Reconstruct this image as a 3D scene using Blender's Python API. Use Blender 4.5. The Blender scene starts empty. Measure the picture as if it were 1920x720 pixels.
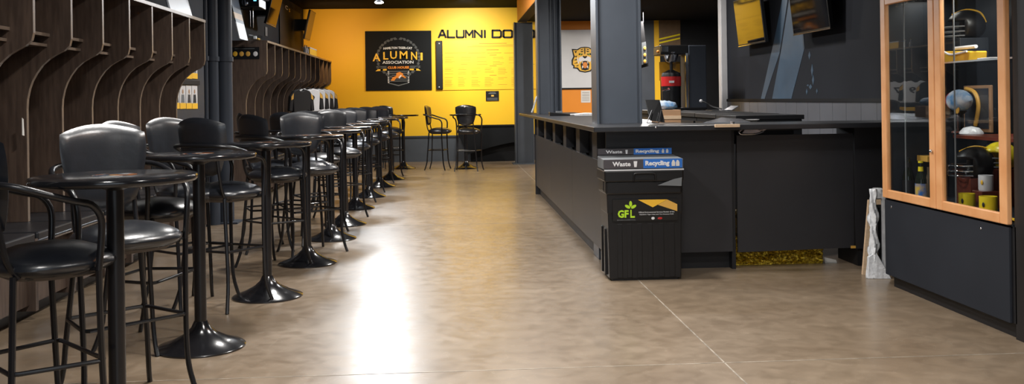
import bpy, bmesh, math, random
from mathutils import Vector, Matrix
random.seed(7)
C = bpy.context.scene
PI = math.pi
F = 1800.0; H = 1.37; VU, VV = 845.0, 188.0; PSI = math.atan(115.0 / F); RHO = .014; V0 = VV - 115 * math.tan(RHO)

# ---------------- camera ----------------
cd = bpy.data.cameras.new('camera'); cam = bpy.data.objects.new('camera', cd); C.collection.objects.link(cam)
cam.location = (0, 0, H); cam.rotation_euler = (Matrix.Rotation(-PSI, 3, 'Z') @ Matrix.Rotation(PI / 2, 3, 'X') @ Matrix.Rotation(-RHO, 3, 'Z')).to_euler()
cd.sensor_width = 36; cd.lens = 36 * F / 1920; cd.shift_y = -(360 - V0) / 1920; cd.clip_end = 100
C.camera = cam
# ---------------- world, exposure ----------------
w = bpy.data.worlds.new('world'); C.world = w; w.use_nodes = True
w.node_tree.nodes['Background'].inputs[0].default_value = (.75, .82, 1, 1)
w.node_tree.nodes['Background'].inputs[1].default_value = .25
C.view_settings.view_transform = 'Standard'; C.view_settings.look = 'None'
C.view_settings.gamma = 1; C.view_settings.exposure = 0.0; C.view_settings.use_curve_mapping = False
# ---------------- lights ----------------
def area(name, loc, size, power, col=(1, 1, 1), size_y=None, rot=(0, 0, 0), spread=180):
    l = bpy.data.lights.new(name, 'AREA'); l.energy = power; l.color = col
    l.shape = 'RECTANGLE' if size_y else 'DISK'; l.size = size
    if size_y: l.size_y = size_y
    l.spread = math.radians(spread)
    o = bpy.data.objects.new(name, l); C.collection.objects.link(o); o.location = loc; o.rotation_euler = rot
    return o
CZ = 3.42
WHITE = (1, .97, .93); COOL = (.9, .95, 1); WARM = (1, .62, .28)
LAMPS = [(-1.42, 19.6), (-1.15, 15.4), (-.9, 12.4), (-.9, 8.6), (-.9, 4.8), (-.9, 1.0)]
for i, (x, y) in enumerate(LAMPS):
    area('aisle_lamp_light', (x, y, CZ - .1), .3, (38, 62, 84, 66, 66, 66)[i], COOL if i < 2 else WHITE, spread=160, rot=(math.radians((-50, -40, 0, 0, 0, 0)[i]), 0, 0))
for (x, y) in [(2.2, 1.5), (1.0, 4.2), (.9, 7.0), (.8, 11.5)]:
    area('side_lamp_light', (x, y, CZ - .06), .4, 72, WHITE, spread=150)
for (x, y, p) in [(2.6, 9.3, 26), (2.4, 12.2, 45), (4.0, 18.9, 190)]:
    area('bar_lamp_light', (x, y, 3.08), .2, p, (1, .94, .88))
area('locker_fill_light', (-1.5, 16.9, 3.3), .25, 42, WHITE, spread=120, rot=(math.radians(12), math.radians(-12), 0))  # added fill to brighten the hanging jerseys, no fixture here
area('header_fill_light', (-.6, 15.0, 3.2), .25, 40, (1, .9, .75), rot=(math.radians(70), 0, math.radians(-45)), spread=95)  # added fill aimed at the yellow header, not a room lamp
# wall washers for the yellow far wall
area('wash_light', (.35, 19.9, 3.36), .3, 52, (1, .97, .85), size_y=.3, rot=(math.radians(48), 0, 0), spread=115)
area('wash_light', (-2.4, 19.6, 2.9), .2, 16, WARM, rot=(math.radians(75), 0, 0), spread=130)
# unseen cool daylight from behind the camera
area('rear_daylight', (.3, -2.6, 1.9), 4.2, 45, (.80, .90, 1), size_y=2.2, rot=(math.radians(90), 0, 0))

# ---------------- materials ----------------
M = {}
def mat(name, col, rough=.5, metal=0, noise=0, scale=8, bump=0, emit=None, estr=1, spec=.5, coat=0, stretch=None, alpha=None, col2=None, detail=4, bscale=None):
    m = bpy.data.materials.new(name); m.use_nodes = True; nt = m.node_tree; b = nt.nodes['Principled BSDF']
    b.inputs['Base Color'].default_value = (*col, 1); b.inputs['Roughness'].default_value = rough
    b.inputs['Metallic'].default_value = metal; b.inputs['Specular IOR Level'].default_value = spec
    b.inputs['Coat Weight'].default_value = coat; b.inputs['Coat Roughness'].default_value = .08
    tc = nt.nodes.new('ShaderNodeTexCoord'); mp = nt.nodes.new('ShaderNodeMapping'); nt.links.new(tc.outputs['Object'], mp.inputs[0])
    if stretch: mp.inputs['Scale'].default_value = stretch
    nz = nt.nodes.new('ShaderNodeTexNoise'); nz.inputs['Scale'].default_value = scale; nz.inputs['Detail'].default_value = detail
    nt.links.new(mp.outputs[0], nz.inputs['Vector'])
    c2 = col2 if col2 else tuple(max(0, c * (1 - noise)) for c in col)
    rp = nt.nodes.new('ShaderNodeValToRGB'); rp.color_ramp.elements[0].position = .35; rp.color_ramp.elements[1].position = .65
    rp.color_ramp.elements[0].color = (*c2, 1); rp.color_ramp.elements[1].color = (*col, 1)
    nt.links.new(nz.outputs['Fac'], rp.inputs[0]); nt.links.new(rp.outputs[0], b.inputs['Base Color'])
    if bump:
        nb = nz
        if bscale:
            nb = nt.nodes.new('ShaderNodeTexNoise'); nb.inputs['Scale'].default_value = bscale; nt.links.new(mp.outputs[0], nb.inputs['Vector'])
        bp = nt.nodes.new('ShaderNodeBump'); bp.inputs['Strength'].default_value = bump; bp.inputs['Distance'].default_value = .01
        nt.links.new(nb.outputs['Fac'], bp.inputs['Height']); nt.links.new(bp.outputs[0], b.inputs['Normal'])
    if emit: b.inputs['Emission Color'].default_value = (*emit, 1); b.inputs['Emission Strength'].default_value = estr
    if alpha is not None: b.inputs['Alpha'].default_value = alpha
    M[name] = m; return m
mat('yellow_wall', (.93, .54, .014), .55, noise=.04, scale=1.5)
mat('warm_lit_yellow', (.80, .27, .02), .55, noise=.05, scale=1.5)  # same yellow paint, with the orange of warm light put into its colour
mat('board_yellow', (.98, .55, .02), .5, noise=.04, scale=3)
mat('sign_black', (.008, .009, .011), .75, noise=.1, spec=.2)
mat('board_ink', (.42, .22, .01), .6)
mat('black_paint', (.008, .009, .011), .6, noise=.2, scale=5, spec=.25)
mat('dark_wall', (.022, .025, .032), .8, noise=.12, scale=2, spec=.15)
mat('charcoal_wall', (.026, .029, .037), .8, noise=.12, scale=2, spec=.15)
mat('slate', (.075, .088, .11), .4, noise=.12, scale=3)
mat('slate_dark', (.042, .050, .066), .5, noise=.12, scale=3, spec=.3)
mat('slate_blue', (.065, .125, .20), .45, noise=.25, scale=2.5)
mat('grey_tile', (.15, .16, .185), .45, noise=.15, scale=2)
mat('grout', (.05, .05, .055), .7)
mat('ceiling_paint', (.006, .008, .013), .9, noise=.1, spec=.1)
mat('locker_wood', (.115, .078, .058), .42, col2=(.070, .047, .036), scale=14, stretch=(3, 3, .35), detail=6, bump=.05)
mat('locker_edge', (.22, .165, .125), .35, noise=.2, scale=10)
mat('bench_vinyl', (.02, .021, .025), .35, noise=.2)
mat('steel_edge', (.55, .56, .6), .25, 1)
mat('leather', (.013, .015, .020), .30, noise=.2, scale=30, bump=.04, bscale=60, spec=.9)
mat('seat_under', (.10, .085, .075), .7)
mat('black_metal', (.009, .009, .011), .30, noise=.2, spec=.6)
mat('table_laminate', (.012, .012, .014), .16, noise=.2, spec=.7)
mat('base_metal', (.010, .010, .012), .17, noise=.2, spec=.8)
mat('bar_panel', (.028, .028, .032), .42, noise=.12, scale=3)
mat('bar_kick', (.010, .010, .012), .5, noise=.15)
mat('bar_top', (.022, .023, .027), .33, noise=.2, spec=.6)
mat('plastic_black', (.007, .007, .008), .38, noise=.2, scale=12)
mat('bin_label', (.008, .007, .006), .4)
mat('waste_grey', (.075, .068, .075), .3)
mat('recycle_blue', (.035, .17, .58), .3)
mat('white_print', (.82, .82, .84), .4)
mat('grey_print', (.16, .17, .18), .6)
mat('dark_print', (.075, .082, .09), .6)
mat('gold_print', (.95, .54, .04), .45)
mat('tan_gold', (.75, .42, .08), .45)
mat('orange_print', (.80, .26, .03), .5)
mat('lime_print', (.50, .80, .03), .4)
mat('red_print', (.55, .02, .02), .35)
mat('chrome', (.7, .7, .72), .15, 1)
mat('case_wood', (.82, .42, .19), .38, col2=(.72, .33, .13), scale=12, stretch=(2, .5, .5), detail=6)
mat('case_side', (.016, .015, .016), .5, noise=.5, scale=9, stretch=(1, 1, .15), bump=.1)
mat('case_inner', (.02, .026, .036), .5, noise=.2)
mat('red_wood', (.16, .03, .015), .35, noise=.3, scale=10)
mat('glossy_screen', (.004, .004, .005), .05, spec=.3)
mat('white_board', (.66, .67, .70), .4, noise=.05, scale=4)
mat('white_post', (.82, .83, .86), .4, noise=.05)
mat('paper', (.72, .70, .66), .6, noise=.04)
mat('pale_wood', (.72, .52, .34), .5, noise=.15, scale=20, stretch=(1, 1, 6))
mat('cardboard', (.45, .26, .14), .7, noise=.1)
mat('yellow_plastic', (.90, .72, .03), .25, noise=.06)
mat('yellow_cloth', (.88, .52, .02), .7, noise=.15, scale=14)
mat('jersey_white', (.78, .78, .80), .7, noise=.06)
mat('jersey_black', (.012, .012, .014), .7)
mat('bottle_glass', (.010, .016, .010), .08, spec=.8)
mat('amber', (.45, .22, .02), .2)
mat('brown_panel', (.17, .11, .06), .4, noise=.2)
mat('lamp_glow', (1, 1, 1), .5, emit=(1, .99, .97), estr=30)
mat('led_blue', (.1, .5, 1), .5, emit=(.1, .5, 1), estr=4)
mat('cord_white', (.7, .7, .7), .5)
mat('tinsel', (.95, .68, .05), .22, metal=.6, col2=(.25, .14, .01), scale=60, bump=1.0)
mat('tinsel_white', (.75, .68, .5), .3, metal=.3, col2=(.35, .28, .15), scale=60, bump=1.0)
mat('foam_wrap', (.84, .86, .89), .30, noise=.15, scale=25, bump=.8, spec=.7)
mat('blue_cloth', (.10, .30, .60), .7, col2=(.7, .75, .8), scale=14)
# round printed picture on the table tops
def decal_mat():
    m = mat('table_print', (.5, .3, .1), .2, spec=.6); nt = m.node_tree; b = nt.nodes['Principled BSDF']
    v = nt.nodes.new('ShaderNodeTexVoronoi'); v.inputs['Scale'].default_value = 26
    tc = nt.nodes.new('ShaderNodeTexCoord'); nt.links.new(tc.outputs['Object'], v.inputs['Vector'])
    r = nt.nodes.new('ShaderNodeValToRGB'); r.color_ramp.interpolation = 'CONSTANT'
    cs = [(.015, .015, .02), (.55, .25, .04), (.6, .6, .6), (.04, .07, .12), (.4, .12, .03), (.015, .015, .02)]
    while len(r.color_ramp.elements) < len(cs): r.color_ramp.elements.new(.5)
    for i, c in enumerate(cs): r.color_ramp.elements[i].position = i / len(cs); r.color_ramp.elements[i].color = (*c, 1)
    nt.links.new(v.outputs['Color'], r.inputs[0]); nt.links.new(r.outputs[0], b.inputs['Base Color'])
decal_mat()
def floor_mat():
    m = bpy.data.materials.new('polished_concrete'); m.use_nodes = True; nt = m.node_tree; b = nt.nodes['Principled BSDF']; N = nt.nodes.new; L = nt.links.new
    tc = N('ShaderNodeTexCoord')
    def noise(s, d=5, st=None, dist=0):
        n = N('ShaderNodeTexNoise'); n.inputs['Scale'].default_value = s; n.inputs['Detail'].default_value = d; n.inputs['Distortion'].default_value = dist
        if st:
            mp = N('ShaderNodeMapping'); mp.inputs['Scale'].default_value = st; L(tc.outputs['Object'], mp.inputs[0]); L(mp.outputs[0], n.inputs['Vector'])
        else: L(tc.outputs['Object'], n.inputs['Vector'])
        return n
    def ramp(src, stops):
        r = N('ShaderNodeValToRGB')
        while len(r.color_ramp.elements) < len(stops): r.color_ramp.elements.new(.5)
        for i, (p, c) in enumerate(stops): r.color_ramp.elements[i].position = p; r.color_ramp.elements[i].color = (*c, 1)
        L(src, r.inputs[0]); return r
    n1 = noise(1.7, 12, dist=.4); c1 = ramp(n1.outputs['Fac'], [(.32, (.188, .134, .086)), (.5, (.215, .157, .104)), (.68, (.245, .183, .125))])
    n2 = noise(9, 12, dist=.5); c2 = ramp(n2.outputs['Fac'], [(.30, (.86, .855, .85)), (.70, (1.07, 1.07, 1.07))])
    mx = N('ShaderNodeMix'); mx.data_type = 'RGBA'; mx.blend_type = 'MULTIPLY'; mx.inputs[0].default_value = 1
    L(c1.outputs[0], mx.inputs[6]); L(c2.outputs[0], mx.inputs[7])
    # thin light scratches
    n3 = noise(3.0, 2, (1, 1, 1), 4.0); c3 = ramp(n3.outputs['Fac'], [(.492, (0, 0, 0)), (.5, (.16, .16, .16)), (.508, (0, 0, 0))])
    mx2 = N('ShaderNodeMix'); mx2.data_type = 'RGBA'; mx2.blend_type = 'MIX'
    L(c3.outputs[0], mx2.inputs[0]); L(mx.outputs[2], mx2.inputs[6]); mx2.inputs[7].default_value = (.50, .42, .33, 1)
    L(mx2.outputs[2], b.inputs['Base Color'])
    r1 = ramp(n2.outputs['Fac'], [(.3, (.30,) * 3), (.7, (.42,) * 3)]); L(r1.outputs[0], b.inputs['Roughness'])
    b.inputs['Specular IOR Level'].default_value = .6
    b.inputs['Coat Weight'].default_value = .3; b.inputs['Coat Roughness'].default_value = .2
    bp = N('ShaderNodeBump'); bp.inputs['Strength'].default_value = .02; bp.inputs['Distance'].default_value = .01
    L(n2.outputs['Fac'], bp.inputs['Height']); L(bp.outputs[0], b.inputs['Normal'])
    M['floor'] = m
floor_mat()
mat('joint_fill', (.42, .36, .29), .4, noise=.5, scale=12)
def glass_mat():
    m = bpy.data.materials.new('clear_glass'); m.use_nodes = True; nt = m.node_tree
    for n in list(nt.nodes):
        if n.type != 'OUTPUT_MATERIAL': nt.nodes.remove(n)
    out = nt.nodes['Material Output']
    t = nt.nodes.new('ShaderNodeBsdfTransparent'); g = nt.nodes.new('ShaderNodeBsdfGlossy'); g.inputs['Roughness'].default_value = .01
    t.inputs[0].default_value = (.94, .96, .97, 1)
    f = nt.nodes.new('ShaderNodeFresnel'); f.inputs[0].default_value = 1.4; mx = nt.nodes.new('ShaderNodeMixShader')
    ge = nt.nodes.new('ShaderNodeNewGeometry'); io = nt.nodes.new('ShaderNodeMix'); io.inputs[2].default_value = 1.4; io.inputs[3].default_value = 1 / 1.4; nt.links.new(ge.outputs['Backfacing'], io.inputs[0]); nt.links.new(io.outputs[0], f.inputs[0]); nt.links.new(f.outputs[0], mx.inputs[0]); nt.links.new(t.outputs[0], mx.inputs[1]); nt.links.new(g.outputs[0], mx.inputs[2]); nt.links.new(mx.outputs[0], out.inputs[0])
    M['glass'] = m
glass_mat()

# ---------------- helpers ----------------
def ray(u, v):
    a = (u - 960); b = (v - V0); a, b = a * math.cos(RHO) - b * math.sin(RHO), a * math.sin(RHO) + b * math.cos(RHO)
    return Vector((a * math.cos(PSI) + F * math.sin(PSI), F * math.cos(PSI) - a * math.sin(PSI), -b))
O_ = Vector((0, 0, H))
def on_X(u, v, X): d = ray(u, v); return O_ + d * (X / d.x)
def on_Y(u, v, Y): d = ray(u, v); return O_ + d * (Y / d.y)
def on_Z(u, v, Z=0): d = ray(u, v); return O_ + d * ((Z - H) / d.z)
def wloc(o):
    l = Vector((0, 0, 0))
    while o: l += Vector(o.location); o = o.parent
    return l
class MB:
    def __init__(s): s.b = bmesh.new()
    def box(s, x0, x1, y0, y1, z0, z1):
        vs = [s.b.verts.new((x, y, z)) for x in (x0, x1) for y in (y0, y1) for z in (z0, z1)]
        for f in ((0, 1, 3, 2), (4, 6, 7, 5), (0, 4, 5, 1), (2, 3, 7, 6), (0, 2, 6, 4), (1, 5, 7, 3)): s.b.faces.new([vs[i] for i in f])
        return s
    def prism(s, pts, vec):
        vec = Vector(vec); a = [s.b.verts.new(p) for p in pts]; c = [s.b.verts.new(Vector(p) + vec) for p in pts]; n = len(pts)
        s.b.faces.new(a); s.b.faces.new(c[::-1])
        for i in range(n): s.b.faces.new((a[i], c[i], c[(i + 1) % n], a[(i + 1) % n]))
        return s
    def tube(s, pts, r, n=8, smooth=0, closed=False):
        pts = [Vector(p) for p in pts]
        if smooth:
            q = []; m = len(pts); rng = m if closed else m - 1
            for i in range(rng):
                if closed: p0, p1, p2, p3 = pts[(i - 1) % m], pts[i], pts[(i + 1) % m], pts[(i + 2) % m]
                else: p0, p1, p2, p3 = pts[max(i - 1, 0)], pts[i], pts[i + 1], pts[min(i + 2, m - 1)]
                for k in range(smooth):
                    t = k / smooth
                    q.append(.5 * ((2 * p1) + (p2 - p0) * t + (2 * p0 - 5 * p1 + 4 * p2 - p3) * t * t + (3 * p1 - p0 - 3 * p2 + p3) * t ** 3))
            if not closed: q.append(pts[-1])
            pts = q
        rings = []; up = Vector((.13, .27, .95)).normalized(); m = len(pts)
        for i, p in enumerate(pts):
            if closed: d = (pts[(i + 1) % m] - pts[i - 1])
            else: d = pts[min(i + 1, m - 1)] - pts[max(i - 1, 0)]
            d.normalize(); a = up - d * up.dot(d)
            if a.length < 1e-3: a = d.orthogonal()
            a.normalize(); up = a; c = d.cross(a); rr = r(i / (m - 1)) if callable(r) else r
            rings.append([s.b.verts.new(p + (a * math.cos(2 * PI * k / n) + c * math.sin(2 * PI * k / n)) * rr) for k in range(n)])
        for i in range(m if closed else m - 1):
            A, B = rings[i], rings[(i + 1) % m]
            sh = 0
            if closed and i == m - 1:
                sh = min(range(n), key=lambda q: (A[0].co - B[q].co).length)
            for k in range(n): s.b.faces.new((A[k], A[(k + 1) % n], B[(k + 1 + sh) % n], B[(k + sh) % n]))
        if not closed: s.b.faces.new(rings[0][::-1]); s.b.faces.new(rings[-1])
        return s
    def lathe(s, prof, c=(0, 0, 0), n=32, sx=1, sy=1, ex=2.0, axis='Z', cap=True):
        c = Vector(c); rings = []
        for (r, z) in prof:
            ring = []
            for k in range(n):
                t = 2 * PI * k / n; cx, cy = math.cos(t), math.sin(t)
                q = 1.0 if ex == 2 else (abs(cx) ** ex + abs(cy) ** ex) ** (-1 / ex)
                x, y = r * cx * sx * q, r * cy * sy * q
                p = Vector((x, y, z)) if axis == 'Z' else (Vector((z, x, y)) if axis == 'X' else Vector((y, z, x)))
                ring.append(s.b.verts.new(c + p))
            rings.append(ring)
        for i in range(len(rings) - 1):
            A, B = rings[i], rings[i + 1]
            for k in range(n): s.b.faces.new((A[k], A[(k + 1) % n], B[(k + 1) % n], B[k]))
        if cap: s.b.faces.new(rings[0][::-1]); s.b.faces.new(rings[-1])
        return s
    def poly(s, pts):
        s.b.faces.new([s.b.verts.new(p) for p in pts]); return s
    def ball(s, c, r, sc=(1, 1, 1), n=2):
        ret = bmesh.ops.create_icosphere(s.b, subdivisions=n, radius=r, matrix=Matrix.Translation(Vector(c)) @ Matrix.Diagonal((*sc, 1))); return s
    def build(s, name, m, parent=None, bevel=0, smooth=False, subsurf=0, seg=2, loc=None):
        off = wloc(parent) if parent else Vector((0, 0, 0))
        bmesh.ops.recalc_face_normals(s.b, faces=s.b.faces)
        base = Vector(loc) if loc is not None else (off if parent else Vector((0, 0, 0)))
        for v in s.b.verts: v.co -= base
        me = bpy.data.meshes.new(name); s.b.to_mesh(me); s.b.free(); me.materials.append(M[m] if isinstance(m, str) else m)
        if smooth:
            for p in me.polygons: p.use_smooth = True
            try: me.set_sharp_from_angle(angle=math.radians(42))
            except Exception: pass
        o = bpy.data.objects.new(name, me); C.collection.objects.link(o); o.location = base - off
        if parent: o.parent = parent
        if bevel:
            b = o.modifiers.new('bevel', 'BEVEL'); b.width = bevel; b.segments = seg; b.limit_method = 'ANGLE'
        if subsurf:
            b = o.modifiers.new('subsurf', 'SUBSURF'); b.levels = subsurf; b.render_levels = subsurf
        return o
def tag(o, label=None, cat=None, group=None, kind=None):
    if label: o['label'] = label
    if cat: o['category'] = cat
    if group: o['group'] = group
    if kind: o['kind'] = kind
    return o
def thing(name, loc, label, cat, group=None, rz=0):
    o = bpy.data.objects.new(name, None); C.collection.objects.link(o); o.location = loc; o.rotation_euler = (0, 0, rz); o.empty_display_size = .1
    return tag(o, label, cat, group)
def struct(name, mb, m, parent=None, **k):
    o = mb.build(name, m, parent, **k)
    if not parent: o['kind'] = 'structure'
    return o
def copy_tree(o, parent=None):
    c = o.copy(); C.collection.objects.link(c); c.parent = parent
    for ch in list(o.children):
        if ch.name in C.objects: copy_tree(ch, c)
    return c
# text as a thin mesh fitted into a w x h box centred on c, right = R, up = U
def text(name, s, c, w_, h_, R, U, m, parent, depth=.002, bold=0, arch=0):
    cu = bpy.data.curves.new('tmp', 'FONT'); cu.body = s; cu.offset = bold; cu.extrude = .001; cu.resolution_u = 2
    t = bpy.data.objects.new('tmp', cu); C.collection.objects.link(t)
    dg = bpy.context.evaluated_depsgraph_get(); me = bpy.data.meshes.new_from_object(t.evaluated_get(dg))
    C.collection.objects.unlink(t); bpy.data.objects.remove(t)
    xs = [v.co.x for v in me.vertices]; ys = [v.co.y for v in me.vertices]
    x0, x1, y0, y1 = min(xs), max(xs), min(ys), max(ys); R = Vector(R).normalized(); U = Vector(U).normalized(); Nn = R.cross(U)
    off = wloc(parent); c = Vector(c) - off
    for v in me.vertices:
        a = ((v.co.x - x0) / (x1 - x0) - .5); b_ = (v.co.y - y0) / (y1 - y0) - .5
        up = b_ * h_ + arch * (1 - (2 * a) ** 2)
        v.co = c + R * (a * w_) + U * up + Nn * (depth if v.co.z > 0 else 0)
    me.materials.clear(); me.materials.append(M[m]); me.name = name
    o = bpy.data.objects.new(name, me); C.collection.objects.link(o); o.parent = parent
    return o
def slab(mb, c, w_, h_, R, U, d):     # small flat box in an oriented plane
    c, R, U = Vector(c), Vector(R).normalized(), Vector(U).normalized(); Nn = R.cross(U)
    mb.prism([c - R * w_ / 2 - U * h_ / 2, c + R * w_ / 2 - U * h_ / 2, c + R * w_ / 2 + U * h_ / 2, c - R * w_ / 2 + U * h_ / 2], Nn * d)
    return mb
def flat(mb, c, pts, R, U, d):        # 2-D outline (right, up) extruded along the normal
    c, R, U = Vector(c), Vector(R).normalized(), Vector(U).normalized(); Nn = R.cross(U)
    mb.prism([c + R * x + U * y for x, y in pts], Nn * d); return mb
RY, UZ = Vector((1, 0, 0)), Vector((0, 0, 1))     # facing the camera (normal -Y)
RXl = Vector((0, 1, 0))                            # left wall, normal +X
RXr = Vector((0, -1, 0))                           # right wall, normal -X

# ================= THE ROOM =================
FY = 21.7; LX = -3.26; RX = 3.75; NX = 6.2
struct('floor', MB().box(LX - .2, NX + .2, -3, FY + .2, -.1, 0), 'floor')
jt = MB(); jt.box(1.383, 1.391, .5, FY, 0, .0012); jt.box(LX, RX, 4.857, 4.864, 0, .0012); jt.box(LX, RX, 10.6, 10.606, 0, .0012); jt.box(LX, RX, 16.3, 16.306, 0, .0012)
struct('trim_floor_joint', jt, 'joint_fill')
struct('ceiling', MB().box(LX - .2, NX + .2, -3, FY + .2, 3.45, 3.6), 'ceiling_paint')
struct('wall_left', MB().box(LX - .2, LX, -3, FY, 0, 3.45), 'charcoal_wall')
struct('wall_near', MB().box(LX - .2, NX, -3.2, -3, 0, 3.45), 'dark_wall')
struct('wall_far', MB().box(LX - .2, NX + .2, FY, FY + .2, 0, 3.45), 'yellow_wall')
struct('wall_right', MB().box(RX, RX + .3, -3, 12.9, 0, 3.45), 'charcoal_wall')
struct('wall_recess', MB().box(NX, NX + .2, 12.7, FY, 0, 3.45), 'black_paint')
struct('wall_recess_side', MB().box(RX + .3, NX, 12.7, 12.9, 0, 3.45), 'black_paint')
# lowered ceiling above the bar with its yellow header
struct('ceiling_bar', MB().box(1.55, NX, 2.2, FY, 3.13, 3.2), 'ceiling_paint')
struct('trim_header', MB().box(1.42, 1.62, 2.0, 20.15, 3.0, 3.45), 'warm_lit_yellow')
hb = MB().box(1.425, 1.62, 2.0, 20.15, 2.99, 3.0); struct('trim_header_underside', hb, 'black_paint')
# far wall wainscot
x0 = LX; x1 = on_Y(862, 250, FY).x
struct('baseboard_far', MB().box(x0, 1.9, FY - .05, FY, 0, .53), 'slate')
struct('trim_wainscot_cap', MB().box(x0, 1.9, FY - .07, FY, .53, .58), 'slate_dark', bevel=.01)
# bar side of the far wall: warm-light orange painted over the yellow below the poster, slate and black further right
p0, p1 = on_Y(1040, 41, FY), on_Y(1160, 250, FY)
struct('trim_warm_lit_panel', MB().box(p0.x, p1.x, FY - .02, FY, 0, 3.13), 'warm_lit_yellow')
struct('trim_slate_panel', MB().box(p1.x, on_Y(1225, 0, FY).x, FY - .02, FY, 0, 3.13), 'slate')
struct('trim_black_panel', MB().box(on_Y(1236, 0, FY).x, NX, FY - .02, FY, 0, 3.13), 'black_paint')
# right wall: dark ledge line and grey tiles under it
TZ = 1.305
struct('trim_tile_ledge', MB().box(RX - .025, RX, 7.55, 12.88, TZ - .005, TZ + .03), 'black_paint')
gt = MB().box(RX - .008, RX, 7.55, 12.88, .0, TZ - .005)
struct('trim_tile_grout', gt, 'grout')
tl = MB(); y = 7.56
while y < 12.85:
    y2 = min(y + .322, 12.87)
    for z0, z1 in ((.95, TZ - .008), (.5, .945), (.02, .495)): tl.box(RX - .016, RX - .006, y, y2, z0, z1)
    y += .327
struct('trim_wall_tiles', tl, 'grey_tile')
struct('trim_corner_post', MB().box(RX - .09, RX - .001, 12.78, 12.92, 0, 3.13), 'white_post', bevel=.01)
# thin slate blue stripes and flecks on the right wall
def wallpoly(mb, px, X=RX, d=.003):
    pts = [on_X(u, v, X) for u, v in px]; mb.prism(pts, (-d, 0, 0))
sb = MB()
wallpoly(sb, [(1427, 186), (1434, 186), (1462, 100), (1480, -20), (1470, -20), (1464, 15), (1452, 75)])
wallpoly(sb, [(1448, 186), (1484, 186), (1509, 90), (1507, 66), (1494, 40), (1488, -20), (1483, -20), (1466, 90)])
struct('trim_blue_stripe', sb, 'slate_blue')
sf = MB()
for (u, v, a, b) in [(1518, 104, 2, 8), (1523, 132, 2, 12), (1525, 150, 2, 10), (1520, 163, 3, 5), (1513, 172, 1.5, 6), (1532, 171, 1.5, 5), (1515, 160, 2, 2)]:
    wallpoly(sf, [(u - a, v), (u, v - b), (u + a, v), (u, v + b)])
struct('trim_blue_flecks', sf, 'slate_blue')

# ceiling lamps
def ceiling_lamp(x, y, label):
    t = thing('ceiling_lamp', (x, y, 3.45), label, 'lamp', 'round ceiling lamps over the aisle')
    MB().lathe([(.075, 3.45), (.08, 3.43), (.1, 3.37)], (x, y, 0), 24).build('lamp_housing', 'black_metal', t, smooth=True)
    MB().lathe([(.085, 3.369), (.085, 3.362), (.05, 3.35), (.01, 3.345)], (x, y, 0), 24).build('diffuser', 'lamp_glow', t, smooth=True)
ceiling_lamp(*LAMPS[0], 'bright round ceiling lamp in front of the yellow far wall')

# ================= LOCKERS =================
PROF = [(-2.660, 2.25), (-2.660, 1.84), (-2.672, 1.79), (-2.710, 1.755), (-2.760, 1.73), (-2.810, 1.70), (-2.860, 1.655), (-2.900, 1.60), (-2.930, 1.545), (-2.950, 1.49), (-2.965, 1.42), (-2.970, 1.35), (-2.970, .56)]
def divider(y, parent, t=.032):
    pts = [(LX + .01, y, 2.25)] + [(x, y, z) for x, z in PROF] + [(LX + .01, y, .56)]
    d = MB().prism(pts[::-1], (0, t, 0)).build('divider', 'locker_wood', parent)
    e = MB(); q = PROF
    for i in range(len(q) - 1):
        a, b = Vector((q[i][0], 0, q[i][1])), Vector((q[i + 1][0], 0, q[i + 1][1]))
        e.prism([(a.x, y, a.z), (a.x + .003, y, a.z), (b.x + .003, y, b.z), (b.x, y, b.z)], (0, t, 0))
    e.build('edge_band', 'locker_edge', d)
def locker_row(y0, pitch, n, label, dx=0):
    t = thing('locker_row', (-2.960, y0, 0), label, 'lockers')
    y1 = y0 + pitch * n + .032
    MB().box(LX + .005, LX + .03, y0, y1, .5, 2.25).build('back_panel', 'locker_wood', t)
    MB().box(LX + .005, -2.655, y0, y1, 2.25, 2.28).build('top_board', 'locker_wood', t)
    MB().box(-2.655, -2.650, y0, y1, 2.25, 2.28).build('top_edge_band', 'locker_edge', t)
    for k in range(n + 1): divider(y0 + k * pitch, t)
    for k in range(n):
        a, b = y0 + k * pitch + .033, y0 + (k + 1) * pitch - .001
        s = MB().box(LX + .03, -2.805, a, b, 1.855, 1.877).box(LX + .03, -2.825, a, b, 1.785, 1.805).build('shelf', 'locker_wood', t)
        MB().box(-2.805, -2.801, a, b, 1.855, 1.877).box(-2.825, -2.821, a, b, 1.785, 1.805).build('edge_band', 'locker_edge', s)
        MB().box(LX + .03, -2.660, a + .004, b - .0, .50, .56).build('bench_seat', 'bench_vinyl', t, bevel=.012)
        MB().box(-2.670, -2.654, a, b, .488, .500).build('bench_trim', 'steel_edge', t)
        MB().box(-2.720, -2.700, a, b, .10, .488).build('front_panel', 'locker_wood', t)
    for k in range(n + 1):
        MB().box(LX + .03, -2.660, y0 + k * pitch - .01, y0 + k * pitch + .033, .06, .52).build('bench_support', 'locker_wood', t)
    MB().box(LX + .03, -2.780, y0, y1, 0, .10).build('toe_kick', 'bar_kick', t)
    return t
P1 = .613
yend = on_X(384, 50, -2.660).y
locker_row(yend - P1 * 12 - .032, P1, 12, 'near row of dark brown wooden locker stalls with curved dividers and black benches')
y2s = on_X(500, 69, -2.660).y
P2 = (FY - .05 - y2s) / 12
row2 = locker_row(y2s, P2, 12, 'far row of dark brown wooden locker stalls running up to the orange wall')
# solid end panel front to floor of the far row
pts = [(LX + .01, y2s - .004, 2.28)] + [(x, y2s - .004, z) for x, z in PROF] + [(-2.970, y2s - .004, .0), (LX + .01, y2s - .004, 0)]
pts[1] = (-2.660, y2s - .004, 2.28)
MB().prism(pts[::-1], (0, -.02, 0)).build('end_panel', 'locker_wood', row2)

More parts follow.
